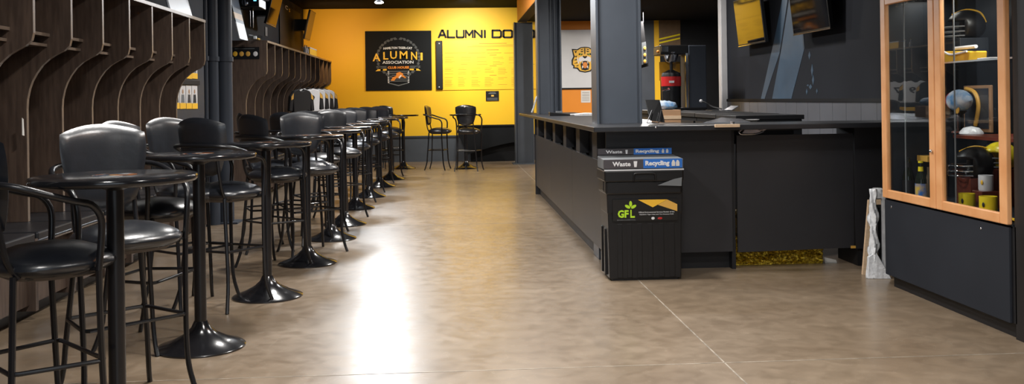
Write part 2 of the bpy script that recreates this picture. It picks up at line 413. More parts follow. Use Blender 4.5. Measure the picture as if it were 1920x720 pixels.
# picture strip on the end panel
c = on_Y(460.5, 99.5, y2s - .026); s_ = y2s / F
t = thing('menu_plaque', c, 'small black plaque with four gold and white helmets on the end of the far lockers', 'sign')
slab(MB(), c, 50 * s_, 22 * s_, RY, UZ, .006).build('plaque_board', 'black_paint', t)
slab(MB(), c + Vector((-.01, -.009, .062)), 36 * s_, .008, RY, UZ, .002).build('lettering_line', 'grey_print', t)
for k, (u, mm) in enumerate([(441, 'gold_print'), (453, 'tan_gold'), (465, 'tan_gold'), (479, 'white_print')]):
    q = on_Y(u, 101, y2s - .035); MB().ball(q, .034, (1, .15, 1.1)).build('helmet_picture', mm, t, smooth=True)
# white paper hooked in a near locker
q = on_X(41, 240, -2.950)
tag(MB().prism([q + Vector((0, 0, -.05)), q + Vector((0, .03, -.055)), q + Vector((0, .02, .06)), q + Vector((0, 0, .07))], (.004, 0, 0)).build('paper_tag', 'paper', loc=q), 'small white paper tag on the edge of a near locker divider', 'tag')

# cards on the wall between the two locker rows
ci = 0
for row, (v0, v1, us) in enumerate([(124, 147, (354, 366, 376)), (161, 204, (333, 343, 354.5, 366, 376))]):
    for k, u in enumerate(us):
        a, b = on_X(u - 5, v1, -3.17), on_X(u + 5, v0, -3.17)
        zt = b.z if row else a.z + .27
        nm = ['far left', 'second', 'third', 'fourth', 'fifth'][k]
        t = thing('player_card', (LX + .01, a.y, a.z), ['%s card of the upper row of player cards beside the blue column', '%s card of the lower row of player cards beside the blue column'][row] % nm, 'card', 'player cards between the lockers')
        MB().box(LX, LX + .015, a.y, b.y, a.z, zt).build('card_face', 'white_board', t)
        MB().box(LX + .015, LX + .018, a.y, b.y, a.z, a.z + .07).build('caption_band', 'gold_print', t)
        ym = (a.y + b.y) / 2; h2 = (zt - a.z)
        MB().ball((LX + .017, ym, a.z + h2 * .75), .03, (.1, 1, 1), 2).build('portrait_head', 'cardboard', t, smooth=True)
        MB().prism([(LX + .016, ym - .07, a.z + .075), (LX + .016, ym + .07, a.z + .075), (LX + .016, ym + .05, a.z + h2 * .62), (LX + .016, ym - .05, a.z + h2 * .62)], (.003, 0, 0)).build('portrait_jersey', ['slate_dark', 'jersey_black', 'grey_print'][k % 3], t)
a, b = on_X(330, 0, -3.18), on_X(380, 0, -3.18)
tag(MB().box(LX + .008, LX + .03, a.y, b.y, on_X(355, 158, -3.2).z, on_X(355, 150, -3.2).z).build('card_rail', 'black_paint', loc=(LX, a.y, 1.6)), 'black rail between the two rows of player cards', 'rail')
tag(MB().box(LX, LX + .008, a.y + .0, b.y + .5, .0, 2.1).build('wall_panel', 'slate_dark', loc=(LX, a.y, 0)), 'slate blue wall panel behind the player cards', 'panel')
# pipes / column between the locker rows
for (u, Y, r, lab, nm) in [(424, 11.2, .083, 'thick slate grey round column between the locker rows', 'round_column'), (402, 11.05, .058, 'slimmer slate grey pipe just left of the thick column', 'vertical_pipe'), (388.5, 10.9, .022, 'thin slate grey pipe beside the near locker row', 'vertical_pipe')]:
    p = on_Y(u, 300, Y)
    t = thing(nm, (p.x, p.y, 0), lab, 'column' if nm[0] == 'r' else 'pipe')
    MB().lathe([(r, .0), (r, 3.45)], (p.x, p.y, 0), 28).build('shaft', 'slate_dark', t, smooth=True)
    MB().lathe([(r + .012, 1.85), (r + .012, 1.9)], (p.x, p.y, 0), 28).build('collar', 'slate_dark', t, smooth=True)
    if r > .07: MB().box(p.x - .15, p.x + .15, p.y - .15, p.y + .15, 0, .02).build('base_plate', 'slate_dark', t)

# things on and above the lockers
q0, q1 = on_X(315, 23, -2.8), on_X(356, 0, -2.8)
tt = thing('white_sign_board', (-2.8, on_X(335, 20, -2.8).y, 2.28), 'white board standing on top of the near lockers next to the column', 'board')
ya, yb = on_X(315, 20, -2.75).y, on_X(356, 20, -2.75).y
MB().prism([(-2.72, ya, 2.281), (-2.72, yb, 2.281), (-2.95, yb, 3.2), (-2.95, ya, 3.2)], (-.012, 0, 0)).build('board_face', 'white_board', tt)
for yq in (ya, yb): MB().tube([(-2.74, yq, 2.29), (-2.97, yq, 3.2)], .008).build('board_frame', 'steel_edge', tt)
ya, yb = on_X(450, 68, -2.95).y, on_X(465, 68, -2.95).y
tt = thing('leaning_banner', (-2.95, ya, 2.28), 'tall white banner with orange band leaning above the far lockers by the column', 'banner')
def ban(z0, z1, m, nm):
    f = lambda z: -2.95 - (z - 2.28) * .22
    MB().prism([(f(z0), ya, z0), (f(z0), yb, z0), (f(z1), yb, z1), (f(z1), ya, z1)], (-.012, 0, 0)).build(nm, m, tt)
ban(2.281, 2.52, 'white_board', 'white_band'); ban(2.52, 2.57, 'slate', 'grey_band'); ban(2.57, 2.66, 'pale_wood', 'orange_band'); ban(2.66, 3.2, 'slate', 'grey_band')

def tv(name, c, wid, hei, side, tilt, label, brown=False, th=.04):
    """wall television: c = centre of bottom edge; side -1 on the left wall, +1 on the right wall"""
    t = thing(name, c, label, 'television', 'wall televisions')
    U = Vector((-side * math.sin(tilt), 0, math.cos(tilt))); R = RXl if side < 0 else RXr; Nn = R.cross(U); c = Vector(c)
    o = slab(MB(), c + U * hei / 2 - Nn * th, wid, hei, R, U, th).build('television_case', 'plastic_black', t, bevel=.004)
    slab(MB(), c + U * (hei / 2 + .006), wid - .03, hei - .035, R, U, .002).build('screen', 'glossy_screen', t)
    slab(MB(), c + U * .004 - Nn * .0, wid, .008, R, U, .004).build('lower_trim', 'chrome', t)
    wx = LX if side < 0 else RX; m_ = c + U * hei * .5 - Nn * th
    MB().box(min(m_.x, wx - side * .001), max(m_.x, wx), m_.y - .12, m_.y + .12, m_.z - .12, m_.z + .12).build('wall_mount', 'black_metal', t)
    return t
def yx(u, X): return on_X(u, 0, X).y
a, b = on_X(499, 44, -3.02), on_X(517, 49, -3.02)
tv('television', (-3.02, (a.y + b.y) / 2, a.z), b.y - a.y, .56, -1, .25, 'tilted television above the middle of the far lockers')
a, b = on_X(571, 73, -3.0), on_X(581, 77, -3.0)
tv('television', (-3.0, (a.y + b.y) / 2, a.z), b.y - a.y, .62, -1, .22, 'tilted television reflecting the orange wall in the far left corner')
# black poster with letters
a, b = on_X(532, 70, -3.17), on_X(570, 82, -3.17)
t = thing('black_banner', (LX, a.y, 2.35), 'large black banner with a white letter between the two left televisions', 'banner')
MB().box(LX + .002, LX + .02, a.y, b.y, 2.35, 3.3).build('banner_cloth', 'black_paint', t)
q = on_X(543.5, 14, -3.17); text('letter', 'C', (LX + .023, q.y, q.z), .3, .085, RXl, UZ, 'white_print', t, bold=.03)
q = on_X(549, 19.5, -3.17); text('letter', 'S', (LX + .023, q.y, q.z), .15, .07, RXl, UZ, 'gold_print', t, bold=.03)
# projector on bracket
q = on_X(470, 8, -3.0)
t = thing('projector', (q.x, q.y, q.z), 'black projector with small white lamp on wall bracket above the far lockers', 'projector')
MB().box(q.x - .14, q.x + .16, q.y - .18, q.y + .35, q.z - .06, q.z + .08).build('projector_body', 'plastic_black', t, bevel=.012)
MB().lathe([(.05, 0), (.05, -.03), (.035, -.035)], (q.x - .04, q.y - .18, q.z + .01), 20, axis='Y').build('lens', 'chrome', t, smooth=True)
MB().box(q.x + .08, q.x + .12, q.y - .184, q.y - .18, q.z + .03, q.z + .05).build('indicator_light', 'led_blue', t)
MB().tube([(LX, q.y + .1, q.z - .05), (q.x, q.y + .1, q.z - .05)], .02).tube([(q.x + .02, q.y, q.z - .05), (q.x + .02, q.y, q.z - .36)], .018).tube([(q.x - .14, q.y + .6, q.z + .05), (q.x - .14, q.y + .6, q.z - .3)], .012).build('bracket', 'black_metal', t, smooth=True)
# label strip hanging under the television
a = on_X(508, 50, -3.15); b = on_X(512, 68, -3.15)
tag(MB().box(LX, LX + .012, a.y, b.y, b.z, a.z).build('label_strip', 'grey_print', loc=(LX, a.y, b.z)), 'narrow grey label strip on the wall below the middle left television', 'label')
# little trophies on top
def topbottle(y, x, lab):
    t = thing('small_bottle', (x, y, 2.28), lab, 'bottle', 'white bottles on the far lockers')
    MB().lathe([(.03, 2.28), (.03, 2.36), (.012, 2.39), (.012, 2.42)], (x, y, 0), 16).build('bottle_body', 'white_print', t, smooth=True)
    MB().lathe([(.015, 2.42), (.015, 2.435)], (x, y, 0), 16).build('bottle_cap', 'gold_print', t, smooth=True)
topbottle(yx(570.5, -2.68), -2.68, 'left of two white bottles beside the gold box on the far lockers')
topbottle(yx(574, -2.68), -2.68, 'right of two white bottles beside the gold box on the far lockers')
ya, yb = yx(577.5, -2.68), yx(590.5, -2.68)
t = thing('gold_box', (-2.7, ya, 2.28), 'gold and white box on the far end of the far lockers', 'box')
MB().box(-2.8, -2.66, ya, yb, 2.28, 2.40).build('box_body', 'gold_print', t, bevel=.005); MB().box(-2.802, -2.658, ya - .002, yb + .002, 2.40, 2.42).build('box_lid', 'white_board', t)
ya, yb = yx(478, -2.75), yx(499, -2.75)
t = thing('display_case', (-2.8, ya, 2.28), 'small clear case with a white figure on the near end of the far lockers', 'display case')
MB().box(-2.85, -2.72, ya, yb - .5, 2.281, 2.34).build('case_glass', 'glass', t); MB().box(-2.8, -2.76, ya + .1, ya + .16, 2.283, 2.33).build('figure', 'white_print', t, bevel=.01); MB().box(-2.8, -2.76, ya + .25, ya + .4, 2.283, 2.31).build('gold_block', 'gold_print', t, bevel=.005)

# jerseys hanging from the far lockers
def jersey(x, y, ang, num, label, sleeve='jersey_black', body='jersey_white', zt=1.66):
    R = Vector((math.cos(ang), math.sin(ang), 0)); Nn = R.cross(UZ); c = Vector((x, y, zt))
    t = thing('jersey', (x, y, zt), label, 'jersey', 'team jerseys hanging at the far lockers')
    o = flat(MB(), c - Nn * .035, [(-.09, 0), (-.03, -.035), (.03, -.035), (.09, 0), (.20, -.03), (.235, -.07), (.215, -.40), (.20, -.42), (-.20, -.42), (-.215, -.40), (-.235, -.07), (-.20, -.03)], R, UZ, .07)
    o.build('shirt_body', body, t, bevel=.02)
    flat(MB(), c - Nn * .033, [(-.20, -.42), (.20, -.42), (.19, -.50), (-.19, -.50)], R, UZ, .066).build('black_hem', 'jersey_black', t, bevel=.015)
    flat(MB(), c - Nn * .03, [(-.19, -.50), (.19, -.50), (.19, -.60), (-.19, -.60)], R, UZ, .06).build('gold_hem', 'gold_print', t, bevel=.015)
    for sg in (-1, 1):
        s = flat(MB(), c - Nn * .03, [(sg * .20, -.03), (sg * .30, -.12), (sg * .33, -.38), (sg * .25, -.39), (sg * .22, -.18)], R, UZ, .06).build('sleeve', sleeve, t, bevel=.015)
        flat(MB(), c + Nn * .031, [(sg * .225, -.07), (sg * .285, -.13), (sg * .29, -.19), (sg * .235, -.17)], R, UZ, .006).build('shoulder_patch', 'tan_gold', s)
    if num: text('number', num, c + Nn * .036 + UZ * -.18 + R * .05, .13, .12, R, UZ, 'gold_print' if body == 'jersey_black' else 'jersey_black', t, bold=.03)
    MB().tube([c + UZ * .14 + R * .02, c + UZ * .13 - R * .02, c + UZ * .10, c + UZ * .02], .004, 6, 3).tube([c - R * .18 - UZ * .03, c + UZ * .02, c + R * .18 - UZ * .03], .006, 6).build('hanger', 'black_metal', t, smooth=True)
for (u, Y, num, lab, bd) in [(564, 17.1, '', 'nearest black team jersey with gold patch hanging at the far lockers', 'jersey_black'), (578, 17.6, '9', 'white team jersey with number 9 hanging at the far lockers', 'jersey_white'), (589, 18.2, '7', 'white team jersey with number 7 hanging at the far lockers', 'jersey_white'), (599, 18.8, '1', 'white team jersey with number 1 hanging at the far lockers', 'jersey_white'), (608, 19.5, '0', 'white team jersey with number 0 hanging nearest the orange wall', 'jersey_white')]:
    p = on_Y(u, 160, Y); jersey(p.x, Y, math.radians(58 if bd[-1] == 'k' else 44), num, lab, body=bd, zt=1.62 if bd[-1] == 'e' else 1.60)
p = on_Y(599, 225, 18.3)
tag(MB().prism([(p.x - .04, 18.3, .95), (p.x + .05, 18.3, .95), (p.x + .04, 18.3, 1.25), (p.x - .03, 18.3, 1.25)], (0, .03, 0)).build('white_towel', 'jersey_white', loc=(p.x, 18.3, .95), bevel=.01), 'white towel hanging below the jerseys at the far lockers', 'towel')

# ================= TABLES =================
def make_table():
    t = thing('bar_table', (0, 0, 0), '', 'table', 'round black bar tables')
    MB().lathe([(.002, 1.06), (.305, 1.06), (.315, 1.065), (.318, 1.072), (.318, 1.082), (.315, 1.088), (.308, 1.09), (.002, 1.09)], n=56).build('tabletop', 'table_laminate', t, smooth=True)
    MB().lathe([(.002, 1.0905), (.085, 1.0905)], n=32, cap=True).build('printed_picture', 'table_print', t)
    MB().lathe([(.033, .06), (.033, 1.03), (.06, 1.04), (.11, 1.059)], n=24).build('pole', 'black_metal', t, smooth=True)
    MB().lathe([(.245, 0), (.245, .008), (.238, .014), (.16, .042), (.09, .080), (.052, .115), (.036, .15), (.002, .15)], n=48).build('base', 'base_metal', t, smooth=True)
    return t
TB = [(p.x, p.y, l) for p, l in [
      (on_Z(215, 328, 1.09), 'nearest round black bar table at the left with a printed picture'),
      (on_Z(377, 651), 'second round black bar table from the camera in front of the lockers'),
      (on_Z(502, 556), 'third round black bar table along the row'),
      (on_Z(577, 494), 'fourth round black bar table along the row'),
      (on_Z(622, 448), 'fifth round black bar table along the row'),
      (on_Z(646, 421), 'sixth round black bar table along the row'),
      (on_Z(667, 391), 'seventh round black bar table along the row'),
      (on_Z(692, 369), 'eighth round black bar table with a full view of its base'),
      (on_Z(713, 350), 'ninth round black bar table along the row'),
      (on_Z(733, 336), 'tenth round black bar table along the row'),
      (on_Z(757, 316), 'last round black bar table of the row in front of the orange wall'),
      (on_Z(874, 316), 'round black bar table standing alone beneath the donor board')]]
tp = make_table()
for i, (x, y, lab) in enumerate(TB):
    o = tp if i == 0 else copy_tree(tp); o.location = (x, y, 0); o.rotation_euler.z = i * .7; o['label'] = lab

# ================= STOOLS =================
def pad(mb, f, nu=14, nv=14):
    """closed cushion: f(s,t,side) -> point, s,t in [-1,1]"""
    G = {}
    for side in (0, 1):
        for i in range(nu + 1):
            for j in range(nv + 1):
                edge = i in (0, nu) or j in (0, nv)
                k = (0 if edge else side, i, j)
                if k not in G: G[k] = mb.b.verts.new(f(-1 + 2 * i / nu, -1 + 2 * j / nv, side if not edge else .5))
        for i in range(nu):
            for j in range(nv):
                q = []
                for (a, b) in ((i, j), (i + 1, j), (i + 1, j + 1), (i, j + 1)):
                    edge = a in (0, nu) or b in (0, nv); q.append(G[(0 if edge else side, a, b)])
                mb.b.faces.new(q if side else q[::-1])
    return mb
def make_stool():
    t = thing('bar_stool', (0, 0, 0), '', 'stool', 'black padded bar stools with arms')
    MB().lathe([(.003, .838), (.07, .835), (.13, .824), (.18, .806), (.212, .788), (.226, .772), (.228, .758), (.218, .742), (.195, .728)], n=40, sx=1.0, sy=1.02, ex=2.5).build('seat', 'leather', t, smooth=True)
    MB().lathe([(.198, .729), (.17, .712), (.13, .705), (.003, .705)], n=32, ex=2.5).build('seat_pan', 'seat_under', t, smooth=True)
    def fb(s, q, side):
        k = .42; s2 = s * math.sqrt(1 - k * q * q / 2); q2 = q * math.sqrt(1 - .30 * s * s / 2)
        z = 1.08 + q2 * .20 - (.030 * s * s if q2 > 0 else -.02 * s * s) * abs(q2); hw = .194 + .034 * q2
        th = .026 * ((1 - abs(s) ** 5) * (1 - abs(q) ** 5)) ** .5
        y = s2 * hw; x = -.235 - .05 * (z - .88) / .4 + 1.15 * y * y
        return Vector((x + (th if side == 1 else (-th if side == 0 else 0)), y, z))
    pad(MB(), fb, 18, 18).build('backrest', 'leather', t, smooth=True)
    R_ = .0125
    # arm tube goes round behind the backrest and drops to the front legs
    half = [(.085, .245, .74), (.095, .25, .88), (.088, .256, .95), (.05, .263, .995), (-.01, .268, 1.012), (-.10, .272, 1.04), (-.20, .25, 1.075), (-.275, .18, 1.09), (-.31, .07, 1.095)]
    arm = half + [(x, -y, z) for x, y, z in half[::-1]]
    MB().tube(arm, .0135, 10, 3).build('armrest', 'black_metal', t, smooth=True)
    for sg in (1, -1):
        MB().tube([(.085, sg * .245, .74), (.09, sg * .24, .55), (.10, sg * .236, .30), (.11, sg * .24, .16), (.13, sg * .255, .06), (.15, sg * .268, 0.0)], R_, 8, 3).build('leg', 'black_metal', t, smooth=True)
        MB().tube([(-.19, sg * .15, .74), (-.20, sg * .165, .55), (-.215, sg * .19, .30), (-.225, sg * .20, .16), (-.25, sg * .215, .06), (-.27, sg * .228, 0.0)], R_, 8, 3).build('leg', 'black_metal', t, smooth=True)
        MB().tube([(-.17, sg * .145, .73), (-.21, sg * .145, .80), (-.235, sg * .145, .92), (-.25, sg * .14, 1.05)], R_ * .9, 8, 3).build('back_post', 'black_metal', t, smooth=True)
    MB().tube([(.09, .21, .735), (-.14, .15, .73), (-.14, -.15, .73), (.09, -.21, .735)], .01, 6, closed=True).tube([(.085, .247, .745), (.06, .18, .735)], .01, 6).tube([(.085, -.247, .745), (.06, -.18, .735)], .01, 6).build('seat_frame', 'black_metal', t, smooth=True)
    z = .39; a = [(.112, .215, z), (.095, .236, z), (-.19, .192, z), (-.215, .170, z), (-.215, -.170, z), (-.19, -.192, z), (.095, -.236, z), (.112, -.215, z)]
    MB().tube(a, .009, 8, closed=True).build('footrest', 'black_metal', t, smooth=True)
    return t
A_ = lambda i, dx=-.22, dy=-.28, an=58: (TB[i][0] + dx, TB[i][1] + dy, an)
B_ = lambda i, dx=-.12, dy=.58, an=-55: (TB[i][0] + dx, TB[i][1] + dy, an)
def Q(u, v, an): p = on_Z(u, v, .80); return (p.x, p.y, an)
ST = [(*Q(96, 470, 42), 'nearest black padded stool cut off by the left edge of the photo'),
      (*Q(236, 430, -48), 'stool with its shiny back facing us behind the nearest table'),
      (*Q(296, 382, -15), 'stool mostly hidden behind the shiny-backed stool at the nearest table'),
      (*Q(365, 352, -32), 'grey shining stool back just left of a dark stool back by the lockers'),
      (*Q(424, 350, 62), 'stool seen from behind at the left of the third table'),
      (*Q(520, 320, 45), 'stool seen from behind between the third and fourth tables'),
      (*Q(508, 307, 20), 'dark stool close to the column, behind the fourth table'),
      (*Q(585, 309, -57), 'stool with its shiny back facing us behind the fourth table'),
      (*A_(4, -.26, -.15), 'stool turned away on the near side of the fifth table'), (*B_(4, -.2, .52), 'stool facing us on the far side of the fifth table'),
      (*B_(5, -.1, .62), 'stool facing us on the far side of the sixth table'),
      (*A_(6, -.3, .0, 10), 'stool turned to the aisle at the wall side of the seventh table'), (*B_(6, -.1, .66), 'stool facing us on the far side of the seventh table'),
      (*A_(7, -.26, -.16), 'stool turned away on the near side of the eighth table'), (*B_(7), 'stool facing us on the far side of the eighth table'),
      (*A_(8, -.26, -.16), 'stool turned away on the near side of the ninth table'), (*B_(8), 'stool facing us on the far side of the ninth table'),
      (*A_(9, -.26, -.16), 'stool turned away on the near side of the tenth table'), (*B_(9), 'stool facing us on the far side of the tenth table'),
      (*A_(10), 'stool turned away on the near side of the last table of the row'), (*B_(10, -.3, .62), 'stool facing us right before the orange wall'),
      (on_Z(826, 318).x, 19.1, -12, 'side-on stool at the left of the lone far table'),
      (on_Z(879, 320).x, 18.7, 78, 'stool seen from behind with a white dot on its back at the lone far table')]
sp = make_stool()
for i, (x, y, an, lab) in enumerate(ST):
    o = sp if i == 0 else copy_tree(sp); o.location = (x, y, 0); o.rotation_euler.z = math.radians(an); o['label'] = lab
dot = MB().lathe([(.002, 0), (.018, 0), (.018, -.004), (.002, -.004)], (-.318, 0, 1.25), 16, axis='X').build('white_sticker', 'white_print'); dot.parent = o

# ================= FAR WALL GRAPHICS =================
Yw = FY - .001; sc = Yw / F
def far_sign():
    a, b = on_Y(686, 170, Yw), on_Y(808.5, 57.5, Yw); c = (a + b) / 2; W_, H_ = b.x - a.x, b.z - a.z
    t = thing('clubhouse_sign', (c.x, Yw, a.z), 'square black alumni association club house sign on the far wall', 'sign')
    MB().box(a.x, b.x, Yw - .025, Yw, a.z, b.z).build('sign_board', 'sign_black', t)
    y = Yw - .026
    P = lambda px, py: Vector((a.x + px / 775 * 140 * sc + (680 - 686) * sc, y, b.z - (py / 5.536 + 50 - 57.5) * sc))
    k = sc / 5.536
    def T(s, px, py, w_, h_, m, bold=.02, arch=0, nm='lettering'): text(nm, s, P(px, py), w_ * k, h_ * k, RY, UZ, m, t, depth=.006, bold=bold, arch=arch * k)
    T('HAMILTON TIGER-CAT', 367, 222, 295, 24, 'white_print', .03, 6)
    # individually sized ALUMNI letters like the badge
    for ch, px, py, w_, h_ in [('A', 148, 312, 80, 80), ('L', 243, 297, 52, 78), ('U', 322, 290, 70, 80), ('M', 425, 290, 80, 80), ('N', 533, 300, 62, 82), ('I', 610, 308, 22, 78)]:
        T(ch, px, py, w_, h_, 'gold_print', .018)
    T('ASSOCIATION', 367, 365, 318, 30, 'white_print', .015)
    T('CLUB HOUSE', 370, 419, 220, 26, 'orange_print', .05)
    wr = MB()
    for i in range(34):
        an = math.radians(98 + i * (164 / 16.5)) if i < 17 else math.radians(82 - (i - 17) * (164 / 16.5))
        if i < 17 and math.degrees(an) > 255: continue
        if i >= 17 and math.degrees(an) < -75: continue
        px, py = 370 + 215 * math.cos(an), 320 - 200 * math.sin(an); d = an + (PI / 2 if i < 17 else -PI / 2) + (.4 if i % 2 else -.4)
        q = P(px, py); dd = Vector((math.cos(d), 0, math.sin(d))); ee = Vector((-dd.z, 0, dd.x)); L_, w2 = 27 * k, 15 * k
        wr.prism([q - dd * L_, q - ee * w2, q + dd * L_, q + ee * w2], (0, -.002, 0))
    wr.build('wreath', 'dark_print', t)
    rb = MB()
    for (x0_, x1_, x2_) in [(135, 250, 160), (600, 485, 575)]:
        rb.prism([P(x0_, 455), P(x1_, 448), P(x1_, 432), P(x2_, 434)], (0, -.002, 0))
    rb.build('ribbon', 'gold_print', t)
    g = MB()
    for yy in (405, 418): g.prism([P(140, yy), P(250, yy), P(250, yy + 6), P(150, yy + 6)], (0, -.002, 0)).prism([P(490, yy), P(600, yy), P(590, yy + 6), P(490, yy + 6)], (0, -.002, 0))
    for yy in range(455, 575, 20): g.prism([P(275, yy), P(470, yy), P(470, yy + 7), P(275, yy + 7)], (0, -.002, 0))
    g.prism([P(265, 575), P(370, 600), P(475, 575), P(475, 582), P(370, 610), P(265, 582)], (0, -.002, 0)); g.build('shield_lines', 'grey_print', t)
    s = MB()
    for yy in range(455, 575, 16): s.prism([P(260, yy), P(278, yy), P(270, yy + 9), P(260, yy + 9)], (0, -.002, 0)).prism([P(462, yy), P(480, yy), P(480, yy + 9), P(470, yy + 9)], (0, -.002, 0))
    s.build('shield_edge', 'white_print', t)
    y -= .003
    tg = MB(); tg.prism([P(290, 555), P(310, 520), P(345, 505), P(350, 475), P(385, 465), (P(415, 480)), P(420, 500), P(450, 525), P(435, 530), P(405, 512), P(380, 530), P(350, 525), P(325, 555)], (0, -.002, 0)); tg.build('leaping_tiger', 'orange_print', t)
    y -= .003
    MB().prism([P(370, 520), P(395, 495), P(405, 500), P(380, 535)], (0, -.002, 0)).build('tiger_chest', 'white_print', t)
far_sign()
def R2(mb, u0, v0, u1, v1, Y, d): a, b = on_Y(u0, v1, Y), on_Y(u1, v0, Y); mb.box(a.x, b.x, Y - d, Y, a.z, b.z); return mb
c = (on_Y(822, 63, Yw) + on_Y(912, 63, Yw)) / 2
t = thing('donor_lettering', on_Y(920, 71, Yw), 'dark raised lettering above the donor board on the yellow wall', 'lettering')
def wide(word, u0, u1):      # squared, extended sans letters drawn as strokes
    n = len(word); cell = (u1 - u0) / n; S = {
        'A': [[(0, 1), (.42, 0), (.58, 0), (1, 1)], [(.22, .68), (.8, .68)]], 'L': [[(0, 0), (0, 1), (1, 1)]], 'U': [[(0, 0), (0, .9), (.1, 1), (.9, 1), (1, .9), (1, 0)]],
        'M': [[(0, 1), (0, 0), (.5, .7), (1, 0), (1, 1)]], 'N': [[(0, 1), (0, 0), (1, 1), (1, 0)]], 'I': [[(.5, 0), (.5, 1)]],
        'D': [[(0, 0), (.85, 0), (1, .15), (1, .85), (.85, 1), (0, 1), (0, 0)]], 'O': [[(.1, 0), (.9, 0), (1, .1), (1, .9), (.9, 1), (.1, 1), (0, .9), (0, .1), (.1, 0)]],
        'R': [[(0, 1), (0, 0), (.9, 0), (1, .1), (1, .5), (.9, .6), (0, .6)], [(.55, .6), (1, 1)]], 'S': [[(1, .0), (.1, 0), (0, .1), (0, .4), (.1, .5), (.9, .5), (1, .6), (1, .9), (.9, 1), (0, 1)]]}
    u = u0
    for ch in word:
        cw = cell * (.35 if ch == 'I' else 1.08); mb = MB()
        for st in S[ch]:
            for (p, q) in zip(st[:-1], st[1:]):
                A = on_Y(u + p[0] * (cw * .78), 57 + p[1] * 13, Yw); B = on_Y(u + q[0] * (cw * .78), 57 + q[1] * 13, Yw)
                d = (B - A).normalized(); e = Vector((-d.z, 0, d.x)) * .018
                mb.prism([A - e - d * .01, B - e + d * .01, B + e + d * .01, A + e - d * .01], (0, -.03, 0))
        mb.build('letter', 'dark_wall', t); u += cw
wide('ALUMNI', 823, 916); wide('DONORS', 923, 1037)
t = thing('donor_board', on_Y(930, 170, Yw), 'yellow acrylic donor board with rows of small names', 'board')
R2(MB(), 829, 74, 1030, 169, Yw, .015).build('acrylic_sheet', 'board_yellow', t)
ln = MB(); rnd = random.Random(3)
for (v, u0, u1) in [(80.5, 898, 950), (84, 885, 962), (86.5, 876, 962), (92.5, 912, 935)]: R2(ln, u0, v, u1, v + 1.6, Yw - .0155, .001)
for (v, cols) in [(98.5, [(834, 874), (878, 910), (914, 940), (945, 985)])]:
    for a, b in cols: R2(ln, a, v, b, v + 1.2, Yw - .0155, .001)
for (v0, rows, n) in [(107, 6, 5), (127.5, 5, 6), (145, 7, 6)]:
    R2(ln, 918, v0 - 4.5, 931, v0 - 3.3, Yw - .0155, .001)
    for cI in range(n + 1):
        u0 = 834 + cI * (150 / n)
        for r in range(rows):
            if rnd.random() < .85: R2(ln, u0, v0 + r * 2.6, u0 + rnd.uniform(.4, .7) * (150 / n), v0 + r * 2.6 + .8, Yw - .0155, .001)
ln.build('small_print', 'board_ink', t)
br = MB(); a, b = on_Y(818, 168, Yw), on_Y(829.5, 76.5, Yw); br.box(a.x, b.x, Yw - .05, Yw - .016, a.z, b.z); o = br.build('clamp_bar', 'plastic_black', t, bevel=.015)
for v in (81.5, 163):
    q = on_Y(823.5, v, Yw - .05); MB().lathe([(.012, 0), (.012, -.012)], q, 16, axis='Y').build('bolt', 'white_print', o, smooth=True)
t = thing('wall_plaque', on_Y(923, 189, Yw), 'small black plaque below the donor board', 'plaque')
R2(MB(), 911, 170.5, 935, 189, Yw, .02).build('plaque_board', 'black_paint', t)
m_ = MB(); R2(m_, 918, 172.5, 929, 173.5, Yw - .0205, .001); R2(m_, 916, 174.5, 930, 176, Yw - .0205, .001)
for v in (183.5, 185.2, 187): R2(m_, 913, v, 933, v + .9, Yw - .0205, .001)
m_.build('small_print', 'grey_print', t)
R2(MB(), 921, 178, 926, 181, Yw - .0205, .001).build('emblem', 'tan_gold', t)
# outlet strip & low black console at far wall
xa, xb = on_Y(857, 260, 21.2).x, 1.75
t = thing('console_cabinet', ((xa + xb) / 2, 21.3, 0), 'long black console with arched lower front against the far wall', 'console')
ztop = on_Y(900, 235, 21.1).z
MB().box(xa, xb, 21.1, 21.52, ztop - .03, ztop).build('console_top', 'sign_black', t, bevel=.006)
arc = [(xa + .02, 21.12, ztop - .03), (xa + .02, 21.12, ztop - .18)] + [(xa + .22 + (xb - xa - .22) * k / 10, 21.12, ztop - .64 + .28 * math.sin(PI / 2 * k / 10)) for k in range(11)] + [(xb, 21.12, ztop - .03)]
MB().prism(arc[::-1], (0, .03, 0)).build('front_panel', 'sign_black', t)
MB().box(xa + .3, xb, 21.3, 21.52, 0, ztop - .03).build('body', 'black_paint', t)

# ================= COLUMNS BY THE BAR =================
def h_column(x0, x1, y0, label, z0=0, dep=.30, conduit=False):
    t = thing('steel_column', ((x0 + x1) / 2, y0 + dep / 2, z0), label, 'column', 'slate steel columns by the bar')
    MB().box(x0, x0 + .022, y0, y0 + dep, z0, 3.0 if x0 < 1.5 else 3.1).box(x1 - .022, x1, y0, y0 + dep, z0, 3.0).build('flange', 'slate', t, bevel=.004)
    MB().box(x0 + .022, x1 - .022, y0 + dep * .35, y0 + dep * .42, z0, 3.0).build('web', 'slate', t)
    if y0 > 18: MB().box(x0 - .06, x1 + .06, y0 - .06, y0 + dep + .06, 0, .02).build('base_plate', 'slate', t)
    if conduit:
        MB().tube([(x1 - .07, y0 + .02, .0), (x1 - .07, y0 + .02, 3.0)], .016).tube([(x1 - .12, y0 + .03, .0), (x1 - .12, y0 + .03, 3.0)], .01).build('conduit', 'slate_dark', t, smooth=True)
    return t
a, b = on_Y(1118, 120, 8.08).x, on_Y(1203, 120, 8.08).x; h_column(a, b, 8.08, 'nearest big slate steel column rising from the bar corner')
a, b = on_Y(1008, 120, 13.9).x, on_Y(1053, 120, 13.9).x; h_column(a, b, 13.9, 'middle slate steel column with conduits standing in the bar', conduit=True)
a, b = on_Y(965, 150, 20.2).x, on_Y(1000, 150, 20.2).x; h_column(a, b, 20.2, 'farthest slate steel column right of the donor board')

